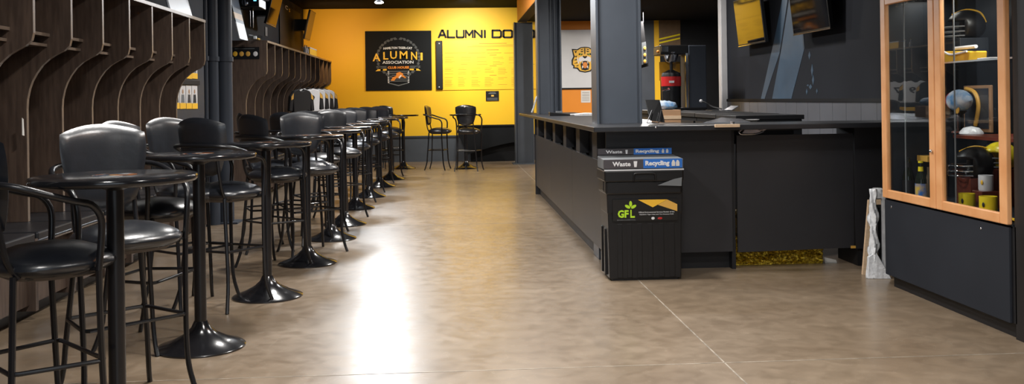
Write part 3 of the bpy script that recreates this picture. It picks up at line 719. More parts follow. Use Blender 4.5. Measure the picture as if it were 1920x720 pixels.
# ================= BAR =================
BZ0, BZ1 = 1.112, 1.152
bar = thing('bar_counter', (1.6, 8.0, 0), 'long black L-shaped bar counter with charcoal panels', 'bar')
FYB = 7.47
top = MB(); top.prism([(1.08, 7.22, BZ0), (3.72, 7.22, BZ0), (3.72, 7.92, BZ0), (1.95, 7.92, BZ0), (1.95, 15.2, BZ0), (1.08, 15.2, BZ0)], (0, 0, BZ1 - BZ0)); top.build('countertop', 'bar_top', bar, bevel=.006)
SX = 1.21
pn = MB()
ys = [FYB, 9.6, 11.7, 13.75]
for k in range(3): MB().box(SX, SX + .02, ys[k] + .002, ys[k + 1] - .002, .13, .855).build('side_panel', 'bar_panel', bar)
MB().box(SX + .10, 1.6, FYB + .03, 13.7, .80, BZ0).box(SX + .02, 1.6, FYB + .03, 13.7, .13, .80).build('carcass', 'bar_kick', bar)
MB().box(SX + .05, 1.6, FYB + .1, 13.7, 0, .13).build('toe_kick', 'bar_kick', bar)
MB().box(1.20, 1.6, 13.75, 13.78, .0, BZ0).build('end_leg', 'bar_panel', bar)
for k in range(6):
    yy = 8.0 + k * 1.08
    MB().box(SX + .01, SX + .10, yy, yy + .26, .85, BZ0).build('bracket', 'bar_panel', bar, bevel=.004)
xe = on_Y(1373, 400, FYB).x; g0, g1 = on_Y(1383, 400, FYB).x, on_Y(1601, 400, FYB).x; c0 = on_Y(1609, 400, FYB).x
MB().box(SX, xe, FYB, FYB + .02, .143, BZ0 - .0).build('front_panel', 'bar_panel', bar)
MB().box(SX + .02, xe, FYB + .10, 7.9, 0, .143).build('toe_kick', 'bar_kick', bar)
MB().box(1.62, xe, FYB + .021, 7.88, .143, BZ0).build('carcass', 'bar_kick', bar)
MB().box(xe, xe + .03, FYB + .02, 7.8, .0, BZ0).build('gate_post', 'bar_kick', bar)
g = thing('bar_gate', (2.8, FYB, .14), 'charcoal swing gate in the front of the bar with open floor beneath', 'gate')
MB().prism([(g0, FYB, .135), (g1, FYB, .15), (g1, FYB, 1.06), (g0, FYB, 1.06)], (0, .022, 0)).build('gate_panel', 'bar_panel', g)
MB().box(g1 - .03, g1 + .01, FYB - .004, FYB, .145, .165).build('hinge', 'tan_gold', g, smooth=True)
MB().box(c0 - .02, 3.72, FYB, FYB + .02, .14, BZ0).build('front_panel', 'bar_panel', bar)
MB().box(c0, 3.72, FYB + .02, 7.88, 0, BZ0).build('end_cabinet', 'bar_kick', bar)
MB().box(2.0, 2.80, FYB + .05, 7.88, BZ0 - .02, BZ0).build('under_rail', 'bar_kick', bar)
# small black blocks that carry the lift-up top
MB().box(g0, 2.80, 7.7, 7.8, .98, BZ0).build('rear_rail', 'bar_kick', bar)

def small(name, label, cat, loc, group=None): return thing(name, loc, label, cat, group)
# back bar coolers
cz = 1.195
for k, (y0, y1, dz) in enumerate([(8.5, 9.15, 0), (9.17, 9.95, .003), (9.97, 11.3, .006), (11.32, 13.0, .006)]):
    lab = ['nearest black back-bar cooler behind the gate', 'second black back-bar cooler', 'third black back-bar cooler', 'farthest black back-bar cooler carrying the coffee brewer'][k]
    t = thing('back_bar_cooler', (2.9, (y0 + y1) / 2, 0), lab, 'cooler', 'black back-bar coolers')
    MB().box(2.58, 3.17, y0, y1, .03, cz - .04).build('cooler_body', 'black_paint', t, bevel=.006)
    MB().box(2.56, 3.19, y0 - .005, y1, cz - .04, cz + dz).build('cooler_top', 'bar_kick', t, bevel=.004)
    MB().box(2.555, 2.575, y0 + .03, y1 - .03, .12, cz - .08).build('cooler_door', 'bar_panel', t); MB().box(2.60, 3.15, y0 + .02, y1 - .02, 0, .03).build('plinth', 'bar_kick', t)
    MB().tube([(2.54, y0 + .1, .6), (2.54, y0 + .1, 1.0)], .008).build('handle', 'chrome', t, smooth=True)

# coffee brewer
def brewer():
    Y = 12.1; s = Y / F; z0 = cz + .006
    X = lambda u: on_Y(u, 150, Y).x; Z = lambda v: on_Y(1280, v, Y).z
    t = thing('coffee_brewer', (X(1282), Y + .2, z0), 'tall black and steel coffee brewer with red-banded thermal server', 'coffee machine')
    MB().box(X(1292), X(1325), Y, Y + .45, z0, Z(85)).build('tower', 'slate_dark', t, bevel=.01)
    MB().box(X(1240), X(1292), Y + .02, Y + .45, Z(102), Z(84)).build('head', 'plastic_black', t, bevel=.012)
    MB().box(X(1236), X(1325), Y - .02, Y + .47, z0, Z(202)).build('base_tray', 'plastic_black', t, bevel=.008)
    MB().box(X(1286), X(1290), Y - .01, Y + .02, z0 + .03, Z(100)).build('steel_trim', 'chrome', t)
    cx = X(1263)
    MB().lathe([(.03, Z(118)), (.07, Z(114)), (.1, Z(100)), (.105, Z(97))], (cx, Y + .12, 0), 28).build('brew_basket', 'chrome', t, smooth=True)
    MB().tube([(cx, Y + .12, Z(118)), (cx, Y + .12, Z(134))], .02).build('spout', 'plastic_black', t, smooth=True)
    sv = thing('thermal_server', (cx, Y + .14, Z(202)), 'black thermal coffee server with red band standing in the brewer', 'coffee server')
    MB().lathe([(.12, Z(202)), (.125, Z(160)), (.125, Z(142)), (.115, Z(136)), (.06, Z(132)), (.03, Z(130))], (cx, Y + .14, 0), 32).build('server_body', 'plastic_black', sv, smooth=True)
    MB().lathe([(.128, Z(161)), (.129, Z(143))], (cx, Y + .14, 0), 32, cap=False).build('red_band', 'red_print', sv, smooth=True)
    MB().box(cx - .055, cx + .01, Y + .007, Y + .012, Z(155), Z(151)).build('band_label', 'white_print', sv)
    MB().tube([(cx - .07, Y + .02, Z(165)), (cx - .07, Y - .05, Z(168)), (cx - .16, Y - .06, Z(171))], .012, 8, 3).build('tap', 'chrome', sv, smooth=True)
    MB().box(X(1246), X(1286), Y + .30, Y + .31, Z(150), Z(114)).build('amber_panel', 'amber', t)
    MB().ball((X(1235), Y + .02, Z(96)), .02).build('knob', 'orange_print', t, smooth=True)
    MB().box(X(1241), X(1254), Y + .0, Y + .02, Z(97), Z(87)).build('control_panel', 'chrome', t)
brewer()
# steel tray, cable and faucet right of the post
q = on_Y(1350, 207, 11.0)
t = thing('steel_tray', (q.x, 11.0, cz), 'small steel tray with a black cord beside the brewer', 'tray')
MB().prism([(q.x - .12, 10.9, cz + .012), (q.x + .12, 10.9, cz + .012), (q.x + .2, 10.9, cz + .06), (q.x + .19, 10.9, cz + .065), (q.x + .11, 10.9, cz + .018), (q.x - .12, 10.9, cz + .018)], (0, .3, 0)).build('tray_sheet', 'steel_edge', t)
MB().tube([(q.x - .17, 11.2, cz + .12), (q.x - .13, 11.15, cz + .11), (q.x - .06, 11.1, cz + .06), (q.x + .02, 11, cz + .03)], .008, 6, 4).build('cord', 'plastic_black', t, smooth=True)
MB().ball((q.x - .17, 11.2, cz + .125), .02).build('plug', 'white_print', t, smooth=True)

# yellow jamb + poster + tilted screen on the far wall beyond the bar
t = thing('striped_poster', on_Y(1255, 88, FY - .03), 'brown poster with two slanting yellow stripes behind the coffee brewer', 'poster')
R2(MB(), 1236, 37.5, 1275, 100, FY - .025, .02).build('poster_sheet', 'brown_panel', t)
for v in (68, 75):
    a, b = on_Y(1236, v + 7, FY - .047), on_Y(1275, v - 2, FY - .047)
    MB().prism([a, b, b + Vector((0, 0, .035)), a + Vector((0, 0, .035))], (0, -.002, 0)).build('yellow_stripe', 'yellow_plastic', t)
q = on_Y(1210, 84, 19)
t = thing('hanging_picture', (q.x, 19, q.z), 'angled dark picture with gold figures right of the nearest column', 'picture')
pts = [on_Y(1201, 128, 19), on_Y(1216, 124, 19), on_Y(1206, 40, 19), on_Y(1196, 40, 19)]
MB().prism(pts, (0, .05, 0)).build('picture_frame', 'plastic_black', t)
m_ = MB(); m_.prism([on_Y(1203, 122, 18.99), on_Y(1214, 118, 18.99), on_Y(1211, 78, 18.99), on_Y(1203, 80, 18.99)], (0, -.004, 0)); m_.build('picture_print', 'dark_print', t)
for v in (90, 103, 115): MB().ball(on_Y(1209, v, 18.98), .028, (1, .1, 1.4)).build('gold_figure', 'tan_gold', t, smooth=True)
MB().tube([on_Y(1206, 42, 19.02), Vector((on_Y(1206, 42, 19.02).x, 19.02, 3.13))], .01).build('hanging_rod', 'black_metal', t)

# tiger poster
def tiger():
    Y = FY - .022; a, b = on_Y(1052, 165, Y), on_Y(1140, 55.5, Y)
    t = thing('tiger_poster', ((a.x + b.x) / 2, Y, a.z), 'white poster with an orange roaring tiger head behind the bar', 'poster')
    MB().box(a.x, b.x, Y - .02, Y, a.z, b.z).build('poster_sheet', 'white_board', t)
    MB().box(a.x - .01, b.x + .01, Y - .03, Y, a.z - .03, a.z).build('lower_rail', 'black_paint', t)
    k = Y / F / 4
    c = on_Y(1096.75, 112, Y - .021)
    def half(pts, m, nm, d, mirror=True):
        mb = MB()
        full = [(x, y) for x, y in pts]
        if mirror == 'outline':
            full = full + [(-x, y) for x, y in pts[::-1] if x]
            mb.prism([c + Vector((x * k, -d, (288 - y) * k)) for x, y in full], (0, -.0015, 0))
        else:
            for sg in (1, -1): mb.prism([c + Vector((sg * x * k, -d, (288 - y) * k)) for x, y in full], (0, -.0015, 0))
        mb.build(nm, m, t)
    half([(0, 190), (30, 193), (58, 208), (100, 205), (92, 245), (88, 262), (102, 290), (102, 325), (88, 336), (92, 352), (62, 356), (42, 378), (0, 386)], 'jersey_black', 'head_outline', 0, 'outline')
    half([(0, 198), (28, 200), (54, 216), (88, 216), (82, 246), (76, 262), (90, 292), (92, 320), (78, 332), (80, 344), (54, 346), (38, 368), (0, 376)], 'gold_print', 'head', .002, 'outline')
    half([(0, 268), (22, 262), (42, 270), (50, 290), (38, 306), (20, 296), (0, 300)], 'white_print', 'muzzle', .004, 'outline')
    half([(0, 262), (14, 258), (16, 268), (0, 280)], 'jersey_black', 'nose', .006, 'outline')
    half([(0, 296), (22, 300), (34, 320), (28, 362), (0, 370)], 'jersey_black', 'mouth', .005, 'outline')
    half([(0, 306), (14, 308), (18, 330), (10, 350), (0, 352)], 'orange_print', 'tongue', .007, 'outline')
    half([(12, 342), (22, 330), (24, 356)], 'white_print', 'fang', .008)
    half([(16, 300), (24, 303), (21, 322)], 'white_print', 'fang', .0085)
    for p in ([(8, 205), (34, 210), (24, 216)], [(6, 220), (36, 224), (22, 232)], [(14, 244), (44, 238), (48, 252), (24, 254)], [(60, 220), (80, 224), (68, 240)], [(58, 256), (82, 262), (64, 270)], [(60, 280), (90, 292), (64, 292)], [(56, 304), (88, 318), (60, 314)], [(48, 326), (74, 336), (52, 336)], [(0, 200), (4, 200), (4, 240), (0, 248)]):
        half(p, 'jersey_black', 'stripe', .0045)
    half([(52, 262), (60, 280), (56, 304), (48, 322), (44, 310), (52, 290)], 'white_print', 'cheek', .0042)
    half([(24, 246), (38, 243), (34, 251)], 'lime_print', 'eye', .006)
tiger()
t = thing('notice_sheet', on_Y(1098, 193, FY - .022), 'white notice sheet on the warm-lit yellow wall under the tiger poster', 'paper')
R2(MB(), 1089.5, 169.5, 1107, 192.5, FY - .022, .004).build('sheet', 'paper', t)
m_ = MB()
for v in range(173, 190, 3): R2(m_, 1091.5, v, 1105, v + .9, FY - .0265, .0006)
m_.build('small_print', 'grey_print', t)

# items on the counter
p = on_Z(1050, 217, BZ1)
t = thing('card_terminal', (p.x, p.y, BZ1), 'small black card terminal on the bar between the columns', 'terminal')
MB().prism([(p.x - .14, p.y - .1, BZ1), (p.x + .12, p.y - .1, BZ1), (p.x + .12, p.y - .1, BZ1 + .02), (p.x - .14, p.y - .1, BZ1 + .05)], (0, .2, 0)).build('terminal_body', 'plastic_black', t, bevel=.006)
MB().box(p.x - .05, p.x + .03, p.y - .03, p.y + .05, BZ1 + .038, BZ1 + .06).build('keypad', 'grey_print', t)
t = thing('paper_sheets', (p.x + .4, p.y + .1, BZ1), 'loose white papers with a cable on the bar beside the card terminal', 'paper')
MB().prism([(p.x + .18, p.y - .1, BZ1 + .001), (p.x + .5, p.y - .15, BZ1 + .001), (p.x + .55, p.y + .2, BZ1 + .001), (p.x + .2, p.y + .15, BZ1 + .001)], (0, 0, .004)).build('sheet', 'white_board', t)
MB().tube([(p.x + .12, p.y, BZ1 + .01), (p.x + .25, p.y + .05, BZ1 + .02), (p.x + .36, p.y - .02, BZ1 + .025), (p.x + .52, p.y + .02, BZ1 + .01)], .008, 6, 5).build('cable', 'cord_white', t, smooth=True)
# white strap against the middle column
a = on_Y(1002, 212, 14.0); t = thing('white_strap', (a.x, 14.0, BZ1), 'white strap hanging down the left side of the middle column', 'strap')
MB().tube([on_Y(997, 211, 14.1), on_Y(1001, 200, 14.1), on_Y(1005, 185, 14.1), on_Y(1008, 180, 14.12)], .012, 6, 4).build('strap_band', 'cord_white', t, smooth=True)
# tablet on stand with cloth and cardboard
Yt = 7.8; t = thing('tablet', (on_Y(1228, 230, Yt).x, Yt, BZ1 + .002), 'black tablet on a small stand at the right foot of the nearest column', 'tablet')
pts = [on_Y(1219, 226, Yt), on_Y(1247, 230, Yt), on_Y(1237, 187, Yt + .09), on_Y(1209, 187, Yt + .09)]
MB().prism(pts, (0, .01, 0)).build('tablet_body', 'plastic_black', t, bevel=.003)
MB().tube([on_Y(1213, 230.5, Yt - .05), on_Y(1222, 207, Yt + .02)], .004).tube([on_Y(1235, 230.5, Yt - .05), on_Y(1240, 207, Yt + .02)], .004).tube([on_Y(1213, 230.5, Yt - .05), on_Y(1235, 230.5, Yt - .05)], .004).build('stand', 'chrome', t)
Yc = 8.13
q = on_Y(1216, 228, 8.95)
q0, q1 = on_Y(1205, 228, 8.75), on_Y(1222, 200, 8.75)
t = thing('cardboard_box', (1.89, 8.35, .95), 'brown cardboard box behind the tablet', 'box')
cb = MB().box(1.78, 2.0, 8.25, 8.45, .95, 1.26); cb.build('box_body', 'cardboard', t, bevel=.004)
MB().box(1.78, 2.0, 8.245, 8.25, 1.18, 1.21).build('tape', 'pale_wood', t)
sd = MB().box(1.74, 2.2, 8.15, 8.65, .0, .95); tag(sd.build('bar_trolley', 'black_paint', loc=(1.95, 8.4, 0), bevel=.01), 'black trolley behind the bar under the cardboard box', 'trolley')
t = thing('blue_cloth', (1.87, 8.35, 1.26), 'blue and white crumpled cloth on the cardboard box behind the tablet', 'cloth')
bm_ = MB(); bm_.ball((1.87, 8.36, 1.295), .1, (1.2, .9, .45), 3)
for v in bm_.b.verts: v.co += Vector((rnd.uniform(-1, 1), rnd.uniform(-1, 1), rnd.uniform(-1, 1))) * .008
bm_.build('cloth_folds', 'blue_cloth', t, smooth=True)
# wood block on the counter edge, white dish, silver latch
a, b = on_Y(1340, 239, 7.21), on_Y(1386, 232.5, 7.21)
tag(MB().box(a.x, b.x, 7.19, 7.219, a.z, b.z).build('wood_strip', 'pale_wood', loc=(a.x, 7.2, a.z), bevel=.002), 'pale wooden strip on the edge of the bar above the gate post', 'wood strip')
p = on_Z(1401, 227, BZ1); 
t = thing('white_dish', (p.x, p.y, BZ1), 'small white dish on the bar top above the gate', 'dish')
MB().lathe([(.03, BZ1), (.05, BZ1 + .012), (.055, BZ1 + .018), (.05, BZ1 + .018), (.028, BZ1 + .006)], (p.x, p.y - .15, 0), 24, sx=1.1).build('dish_bowl', 'white_print', t, smooth=True)
p = on_Z(1362, 228, BZ1)
t = thing('plastic_sheet', (p.x, p.y - .2, BZ1), 'clear folded plastic sheet lying on the bar by the wooden strip', 'plastic sheet')
MB().prism([(p.x - .28, p.y - .3, BZ1 + .001), (p.x + .1, p.y - .35, BZ1 + .001), (p.x + .12, p.y - .05, BZ1 + .02), (p.x - .05, p.y - .02, BZ1 + .035)], (0, 0, .003)).build('sheet', 'steel_edge', t)
t = thing('latch_bracket', on_Y(1410, 245, 7.30), 'silver folding latch bracket hanging under the bar top at the gate', 'bracket')
P = lambda u, v, Y=7.32: on_Y(u, v, Y)
MB().prism([P(1392, 250), P(1420, 251), P(1447, 238), P(1400, 237.5)], (0, .006, 0)).build('bracket_plate', 'steel_edge', t)
MB().tube([P(1398, 238, 7.31), P(1387, 246, 7.31), P(1386, 249, 7.31), P(1392, 252, 7.31), P(1418, 251, 7.31), P(1432, 246, 7.31)], .006, 8, 3).tube([P(1435, 238, 7.30), P(1428, 243, 7.30), P(1426, 245, 7.30)], .007, 8, 2).build('bracket_rod', 'chrome', t, smooth=True)
MB().box(P(1376, 0).x, P(1380, 0).x, 7.40, 7.469, P(0, 262).z, P(0, 250).z).build('bolt', 'chrome', t, bevel=.003)
MB().ball(on_Y(1230, 239, 7.22), .008, (1, .5, 1)).build('screw', 'chrome', bar, smooth=True)

# gold tinsel under the gate
def heap(name, label, cx, cy, sx, sy, z1, m, cat):
    mb = MB(); r = random.Random(5)
    bmesh.ops.create_cube(mb.b, size=1, matrix=Matrix.Translation((cx, cy, z1 / 2)) @ Matrix.Diagonal((sx, sy, z1, 1)))
    bmesh.ops.subdivide_edges(mb.b, edges=mb.b.edges[:], cuts=26, use_grid_fill=True)
    for v in mb.b.verts:
        k = min(1, v.co.z / .03); v.co += Vector((r.uniform(-1, 1), r.uniform(-1, 1), r.uniform(-1, .6))) * .011 * k
    return tag(mb.build(name, m, loc=(cx, cy, 0), smooth=False), label, cat, kind=None)
a, b = on_Z(1380, 497), on_Z(1545, 497)
heap('tinsel_bundle', 'bundle of gold tinsel lying on the floor behind the bar gate', (a.x + b.x) / 2, 7.78, b.x - a.x + .05, .26, .21, 'tinsel', 'tinsel')
q = on_Y(1380, 450, 8.0)
heap('tinsel_pompom', 'pale gold tinsel standing in the gap left of the bar gate', q.x + .06, 8.0, .2, .16, .40, 'tinsel_white', 'tinsel')
q = on_Z(1556, 493, 0)
tag(MB().prism([(q.x - .04, q.y, 0), (q.x + .05, q.y - .02, 0), (q.x + .06, q.y + .02, .01), (q.x - .03, q.y + .05, .03)], (0, 0, .01)).build('paper_scrap', 'paper', loc=(q.x, q.y, 0)), 'small white paper scrap on the floor right of the gold tinsel', 'paper')

# ================= TELEVISIONS ON THE RIGHT WALL =================
a, b = on_X(1385, 88, 3.62), on_X(1435, 79, 3.62); tv('television', (3.62, (a.y + b.y) / 2, (a.z + b.z) / 2), a.y - b.y, .58, 1, .11, 'left television of the two on the dark wall behind the bar')
a, b = on_X(1488, 66, 3.62), on_X(1557, 55, 3.62); tv('television', (3.62, (a.y + b.y) / 2, (a.z + b.z) / 2), a.y - b.y, .58, 1, .11, 'right television of the two on the dark wall, nearer the display case')

# ================= WASTE BIN =================
def bin_():
    y0 = 7.12; y1 = 7.44
    X = lambda u, Y=y0: on_Y(u, 430, Y).x; Z = lambda v, Y=y0: on_Y(1200, v, Y).z
    xa, xb = X(1142), X(1276)
    t = thing('waste_bin', ((xa + xb) / 2, (y0 + y1) / 2, 0), 'black waste and recycling bin standing at the corner of the bar', 'bin')
    zt = Z(338)
    prof = MB(); fl = .02
    prof.prism([(xa + .02, y0 + .02, .0), (xb - .02, y0 + .02, .0), (xb - .02, y1 - .01, .0), (xa + .02, y1 - .01, .0)], (0, 0, .02))
    vs = []
    for (z, e, f_) in [(.015, .0, 0), (.5, -.008, .004), (.51, -.012, .01), (zt, -.02, .014)]:
        vs.append([(xa + e, y0 - f_), (xb - e, y0 - f_), (xb - e, y1 + 0), (xa + e, y1 + 0), z])
    bd = MB(); rings = [[bd.b.verts.new((p[0], p[1], r[4])) for p in r[:4]] for r in vs]
    bd.b.faces.new(rings[0]); bd.b.faces.new(rings[-1])
    for i in range(3):
        for k in range(4): bd.b.faces.new((rings[i][k], rings[i][(k + 1) % 4], rings[i + 1][(k + 1) % 4], rings[i + 1][k]))
    bd.build('bin_body', 'plastic_black', t, bevel=.012)
    prof.build('bin_foot', 'plastic_black', t)
    for u in (1162, 1180, 1199, 1219, 1240, 1260):
        MB().box(X(u) - .022, X(u) + .022, y0 - .004, y0 + .01, .02, Z(418)).build('rib', 'plastic_black', t, bevel=.006)
    for u in (1196, 1216, 1236):
        MB().box(X(u) - .003, X(u) + .003, y0 - .02, y0, Z(365), Z(340)).build('rib', 'plastic_black', t)
    for yy in (y0 + .1, y0 + .25): MB().box(xa - .018, xa + .01, yy, yy + .05, .03, Z(430)).build('rib', 'plastic_black', t, bevel=.005)
    MB().box(xa - .03, xa, y0 + .06, y0 + .2, Z(360), Z(325)).build('side_handle', 'plastic_black', t, bevel=.01)
    # rim + lid
    xl, xr = X(1133), X(1281)
    MB().box(xl + .01, xr - .01, y0 - .03, y1 + .01, Z(364), Z(338)).build('bin_collar', 'plastic_black', t, bevel=.015)
    MB().box(xl, xr, y0 - .045, y1 + .015, Z(340), Z(318)).build('lid', 'plastic_black', t, bevel=.012)
    MB().tube([(X(1187), y0 - .052, Z(338)), (X(1188), y0 - .055, Z(327)), (X(1193), y0 - .055, Z(324)), (X(1222), y0 - .055, Z(324)), (X(1227), y0 - .055, Z(327)), (X(1228), y0 - .052, Z(338))], .007, 8, 3).box(X(1190), X(1225), y0 - .052, y0 - .04, Z(336), Z(331)).build('lid_handle', 'plastic_black', t, smooth=True)
    # translucent liner corner
    MB().prism([(X(1232), y0 - .046, Z(347)), (X(1276), y0 - .046, Z(349)), (X(1277), y0 - .046, Z(333)), (X(1262), y0 - .046, Z(336))], (0, -.004, 0)).build('bin_liner', 'grey_print', t)
    # two sign strips (front and rear of the raised cover)
    def sign(Y, u0, u1, um, v0, v1, th=.012):
        A, B, Mx = on_Y(u0, v1, Y), on_Y(u1, v0, Y), on_Y(um, v0, Y).x
        s = MB().box(A.x, B.x, Y, Y + th, A.z, B.z + .0).build('sign_panel', 'waste_grey', t, bevel=.003)
        MB().box(Mx, B.x, Y - .002, Y, A.z, B.z).build('recycling_field', 'recycle_blue', s)
        hh = (B.z - A.z)
        w1 = Mx - A.x; w2 = B.x - Mx
        text('lettering', 'Waste', (A.x + w1 * .45, Y - .001, A.z + hh * .5), w1 * .46, hh * .50, RY, UZ, 'white_print', s, bold=.03)
        text('lettering', 'Recycling', (Mx + w2 * .36, Y - .003, A.z + hh * .48), w2 * .62, hh * .66, RY, UZ, 'white_print', s, bold=.045)
        cx = A.x + w1 * .80
        MB().prism([(cx - hh * .2, Y - .001, A.z + hh * .78), (cx - hh * .13, Y - .001, A.z + hh * .15), (cx + hh * .13, Y - .001, A.z + hh * .15), (cx + hh * .2, Y - .001, A.z + hh * .78)], (0, -.003, 0)).build('cup_symbol', 'white_print', s)
        for j in range(2):
            cx = Mx + w2 * (.77 + .11 * j)
            MB().prism([(cx - hh * .18, Y - .003, A.z + hh * .2), (cx + hh * .18, Y - .003, A.z + hh * .2), (cx + hh * .2, Y - .003, A.z + hh * .6), (cx + hh * .06, Y - .003, A.z + hh * .85), (cx - hh * .06, Y - .003, A.z + hh * .85), (cx - hh * .2, Y - .003, A.z + hh * .55)], (0, -.003, 0)).build('bottle_symbol', 'paper', s)
    sign(y0 - .045, 1132, 1279, 1206, 297, 317)
    sign(y1 - .03, 1121, 1259, 1188, 277, 291)
    MB().prism([(xl, y0 - .033, Z(317)), (xl, y0 - .033, Z(298)), (xl, y1 - .035, on_Y(1200, 290, y1).z), (xl, y1 - .035, Z(317))], (xr - xl, 0, 0)).build('cover', 'grey_print', t, bevel=.006)
    zt2 = on_Y(1200, 277, y1).z
    MB().box(X(1121, y1) + .0, xr - .05, y1 - .018, y1 + .01, Z(300), zt2).build('cover_rear', 'plastic_black', t)
    MB().box(xl, xr, y0 - .047, y0 - .03, Z(319), Z(316.5)).build('chrome_line', 'white_board', t)
    # printed label
    A, B = on_Y(1149, 415, y0 - .023), on_Y(1270, 372, y0 - .023)
    lb = MB().box(A.x, B.x, A.y - .002, A.y + .01, A.z, B.z).build('printed_label', 'bin_label', t)
    Yl = A.y - .003
    P = lambda zx, zy: on_Y(1120 + zx / 4.235, 260 + zy / 4.235, Yl)
    k = Yl / F / 4.235
    text('lettering', 'GF', P(205, 598), 88 * k, 62 * k, RY, UZ, 'lime_print', lb, bold=.04)
    MB().prism([P(262, 565), P(272, 565), P(272, 614), P(298, 614), P(298, 628), P(262, 628)][::-1], (0, -.002, 0)).build('letter_stem', 'lime_print', lb)
    lf = MB()
    for (px, py, an) in [(264, 518, 90), (240, 540, 150), (288, 540, 30)]:
        q = P(px, py); d = Vector((math.cos(math.radians(an)), 0, math.sin(math.radians(an)))); e = Vector((-d.z, 0, d.x)); L = 24 * k
        lf.prism([q + d * L * math.cos(2 * PI * j / 12) + e * L * .5 * math.sin(2 * PI * j / 12) for j in range(12)], (0, -.002, 0))
    lf.build('leaf_logo', 'lime_print', lb)
    text('small_lettering', 'ENVIRONMENTAL', P(232, 646), 150 * k, 9 * k, RY, UZ, 'grey_print', lb)
    MB().prism([P(322, 485), P(555, 482), P(440, 545)], (0, -.002, 0)).build('gold_triangle', 'gold_print', lb)
    MB().prism([P(480, 525), P(556, 483), P(634, 520), P(634, 575)], (0, -.002, 0)).build('gold_chevron', 'tan_gold', lb)
    text('small_lettering', 'Official Environmental Services Partner of the', P(470, 582), 290 * k, 11 * k, RY, UZ, 'white_print', lb)
    text('small_lettering', 'Hamilton Tiger-Cats and Tim Hortons Field', P(470, 601), 275 * k, 11 * k, RY, UZ, 'white_print', lb)
    MB().ball(P(442, 632), 14 * k, (1, .1, .8)).build('round_emblem', 'white_print', lb, smooth=True)
    MB().ball(P(498, 632), 20 * k, (1, .1, .45)).build('oval_emblem', 'red_print', lb, smooth=True)
bin_()

# ================= DISPLAY CASE =================
CX = 3.10; cy0, cy1 = on_X(1885, 200, 3.08).y, on_X(1652, 200, 3.08).y; cz0, cz1 = .632, 2.06
def case():
    t = thing('display_cabinet', (3.45, 6.3, 0), 'tall display cabinet with orange wooden door frames on a black base', 'cabinet')
    MB().box(CX + .035, 3.72, cy0 + .02, cy1 - .05, 0, .085).build('toe_kick', 'bar_kick', t)
    MB().box(CX + .012, 3.73, cy0 - .03, cy1 - .01, .085, cz0 - .01).build('base_box', 'bar_kick', t)
    p = MB().box(CX - .004, CX + .012, cy0 + .01, cy1, .082, cz0 - .015).build('base_panel', 'charcoal_wall', t, bevel=.003)
    for (u, v) in ((1671, 388), (1839, 428)):
        q = on_X(u, v, CX - .004); MB().ball(q, .009, (.6, 1, 1)).build('screw', 'chrome', p, smooth=True)
    # carcass
    MB().box(CX + .012, 3.73, cy0 - .16, cy0 - .02, 0, 2.6).build('side_wall', 'case_side', t)
    MB().box(CX + .03, 3.73, cy0 - .02, cy0 + .01, cz0, 2.2).build('side_panel', 'case_side', t)
    MB().box(CX + .03, 3.73, cy1 - .03, cy1, cz0, 2.2).build('side_panel', 'case_inner', t)
    MB().box(3.70, 3.73, cy0 + .01, cy1 - .03, cz0, 2.2).build('back_panel', 'case_inner', t)
    MB().box(CX + .012, 3.73, cy0, cy1, cz0 - .02, cz0 + .0).build('case_floor', 'case_inner', t)
    MB().box(CX + .012, 3.73, cy0, cy1, 2.12, 2.6).build('case_header', 'case_side', t)
    # face frame : two doors
    ymid = on_X(1752, 200, 3.08).y
    def door(y0, y1, xo, nm='door'):
        w_ = .075; d = MB()
        d.box(xo - .02, xo + .012, y0, y0 + w_, cz0, cz1).box(xo - .02, xo + .012, y1 - w_, y1, cz0, cz1)
        d.box(xo - .02, xo + .012, y0 + w_, y1 - w_, cz0, cz0 + w_ * .8).box(xo - .02, xo + .012, y0 + w_, y1 - w_, cz1 - w_ * .8, cz1)
        o = d.build(nm, 'case_wood', t, bevel=.006)
        MB().box(xo - .004, xo, y0 + w_, y1 - w_, cz0 + w_ * .8, cz1 - w_ * .8).build('glass_pane', 'glass', o)
        return o
    d1 = door(cy0, ymid - .003, CX); d2 = door(ymid + .003, cy1, CX)
    for z in (1.0, 1.98):
        MB().ball((CX - .028, ymid + .035, z), .012).build('knob', 'chrome', d2, smooth=True)
    # inner uprights and shelves
    MB().box(3.5, 3.53, ymid - .04, ymid - .01, cz0, 2.1).build('upright', 'red_wood', t)
    MB().box(3.6, 3.63, cy0 + .05, cy0 + .08, cz0, 2.1).build('upright', 'red_wood', t)
    MB().box(CX + .1, 3.7, cy0 + .01, ymid, 1.085, 1.105).build('shelf', 'red_wood', t)
    MB().box(CX + .05, 3.7, cy0 + .01, ymid, 1.56, 1.57).build('glass_shelf', 'glass', t); MB().box(CX + .05, CX + .053, cy0 + .01, ymid, 1.56, 1.57).build('shelf_edge', 'white_board', t)
    MB().tube([(CX + .06, cy1 - .2, cz0), (CX + .06, cy1 - .2, 2.08)], .005).tube([(CX + .06, ymid - .1, cz0), (CX + .06, ymid - .1, 2.08)], .005).build('shelf_standard', 'grey_print', t)
case()
area('case_fill_light', (3.35, 5.7, 2.03), .2, 8, (1, .95, .85), size_y=.3)  # fill lights added so the cabinet contents show, no fixtures in the case
area('case_fill_light', (3.35, 6.5, 2.03), .2, 1.0, (1, .95, .85), size_y=.3)
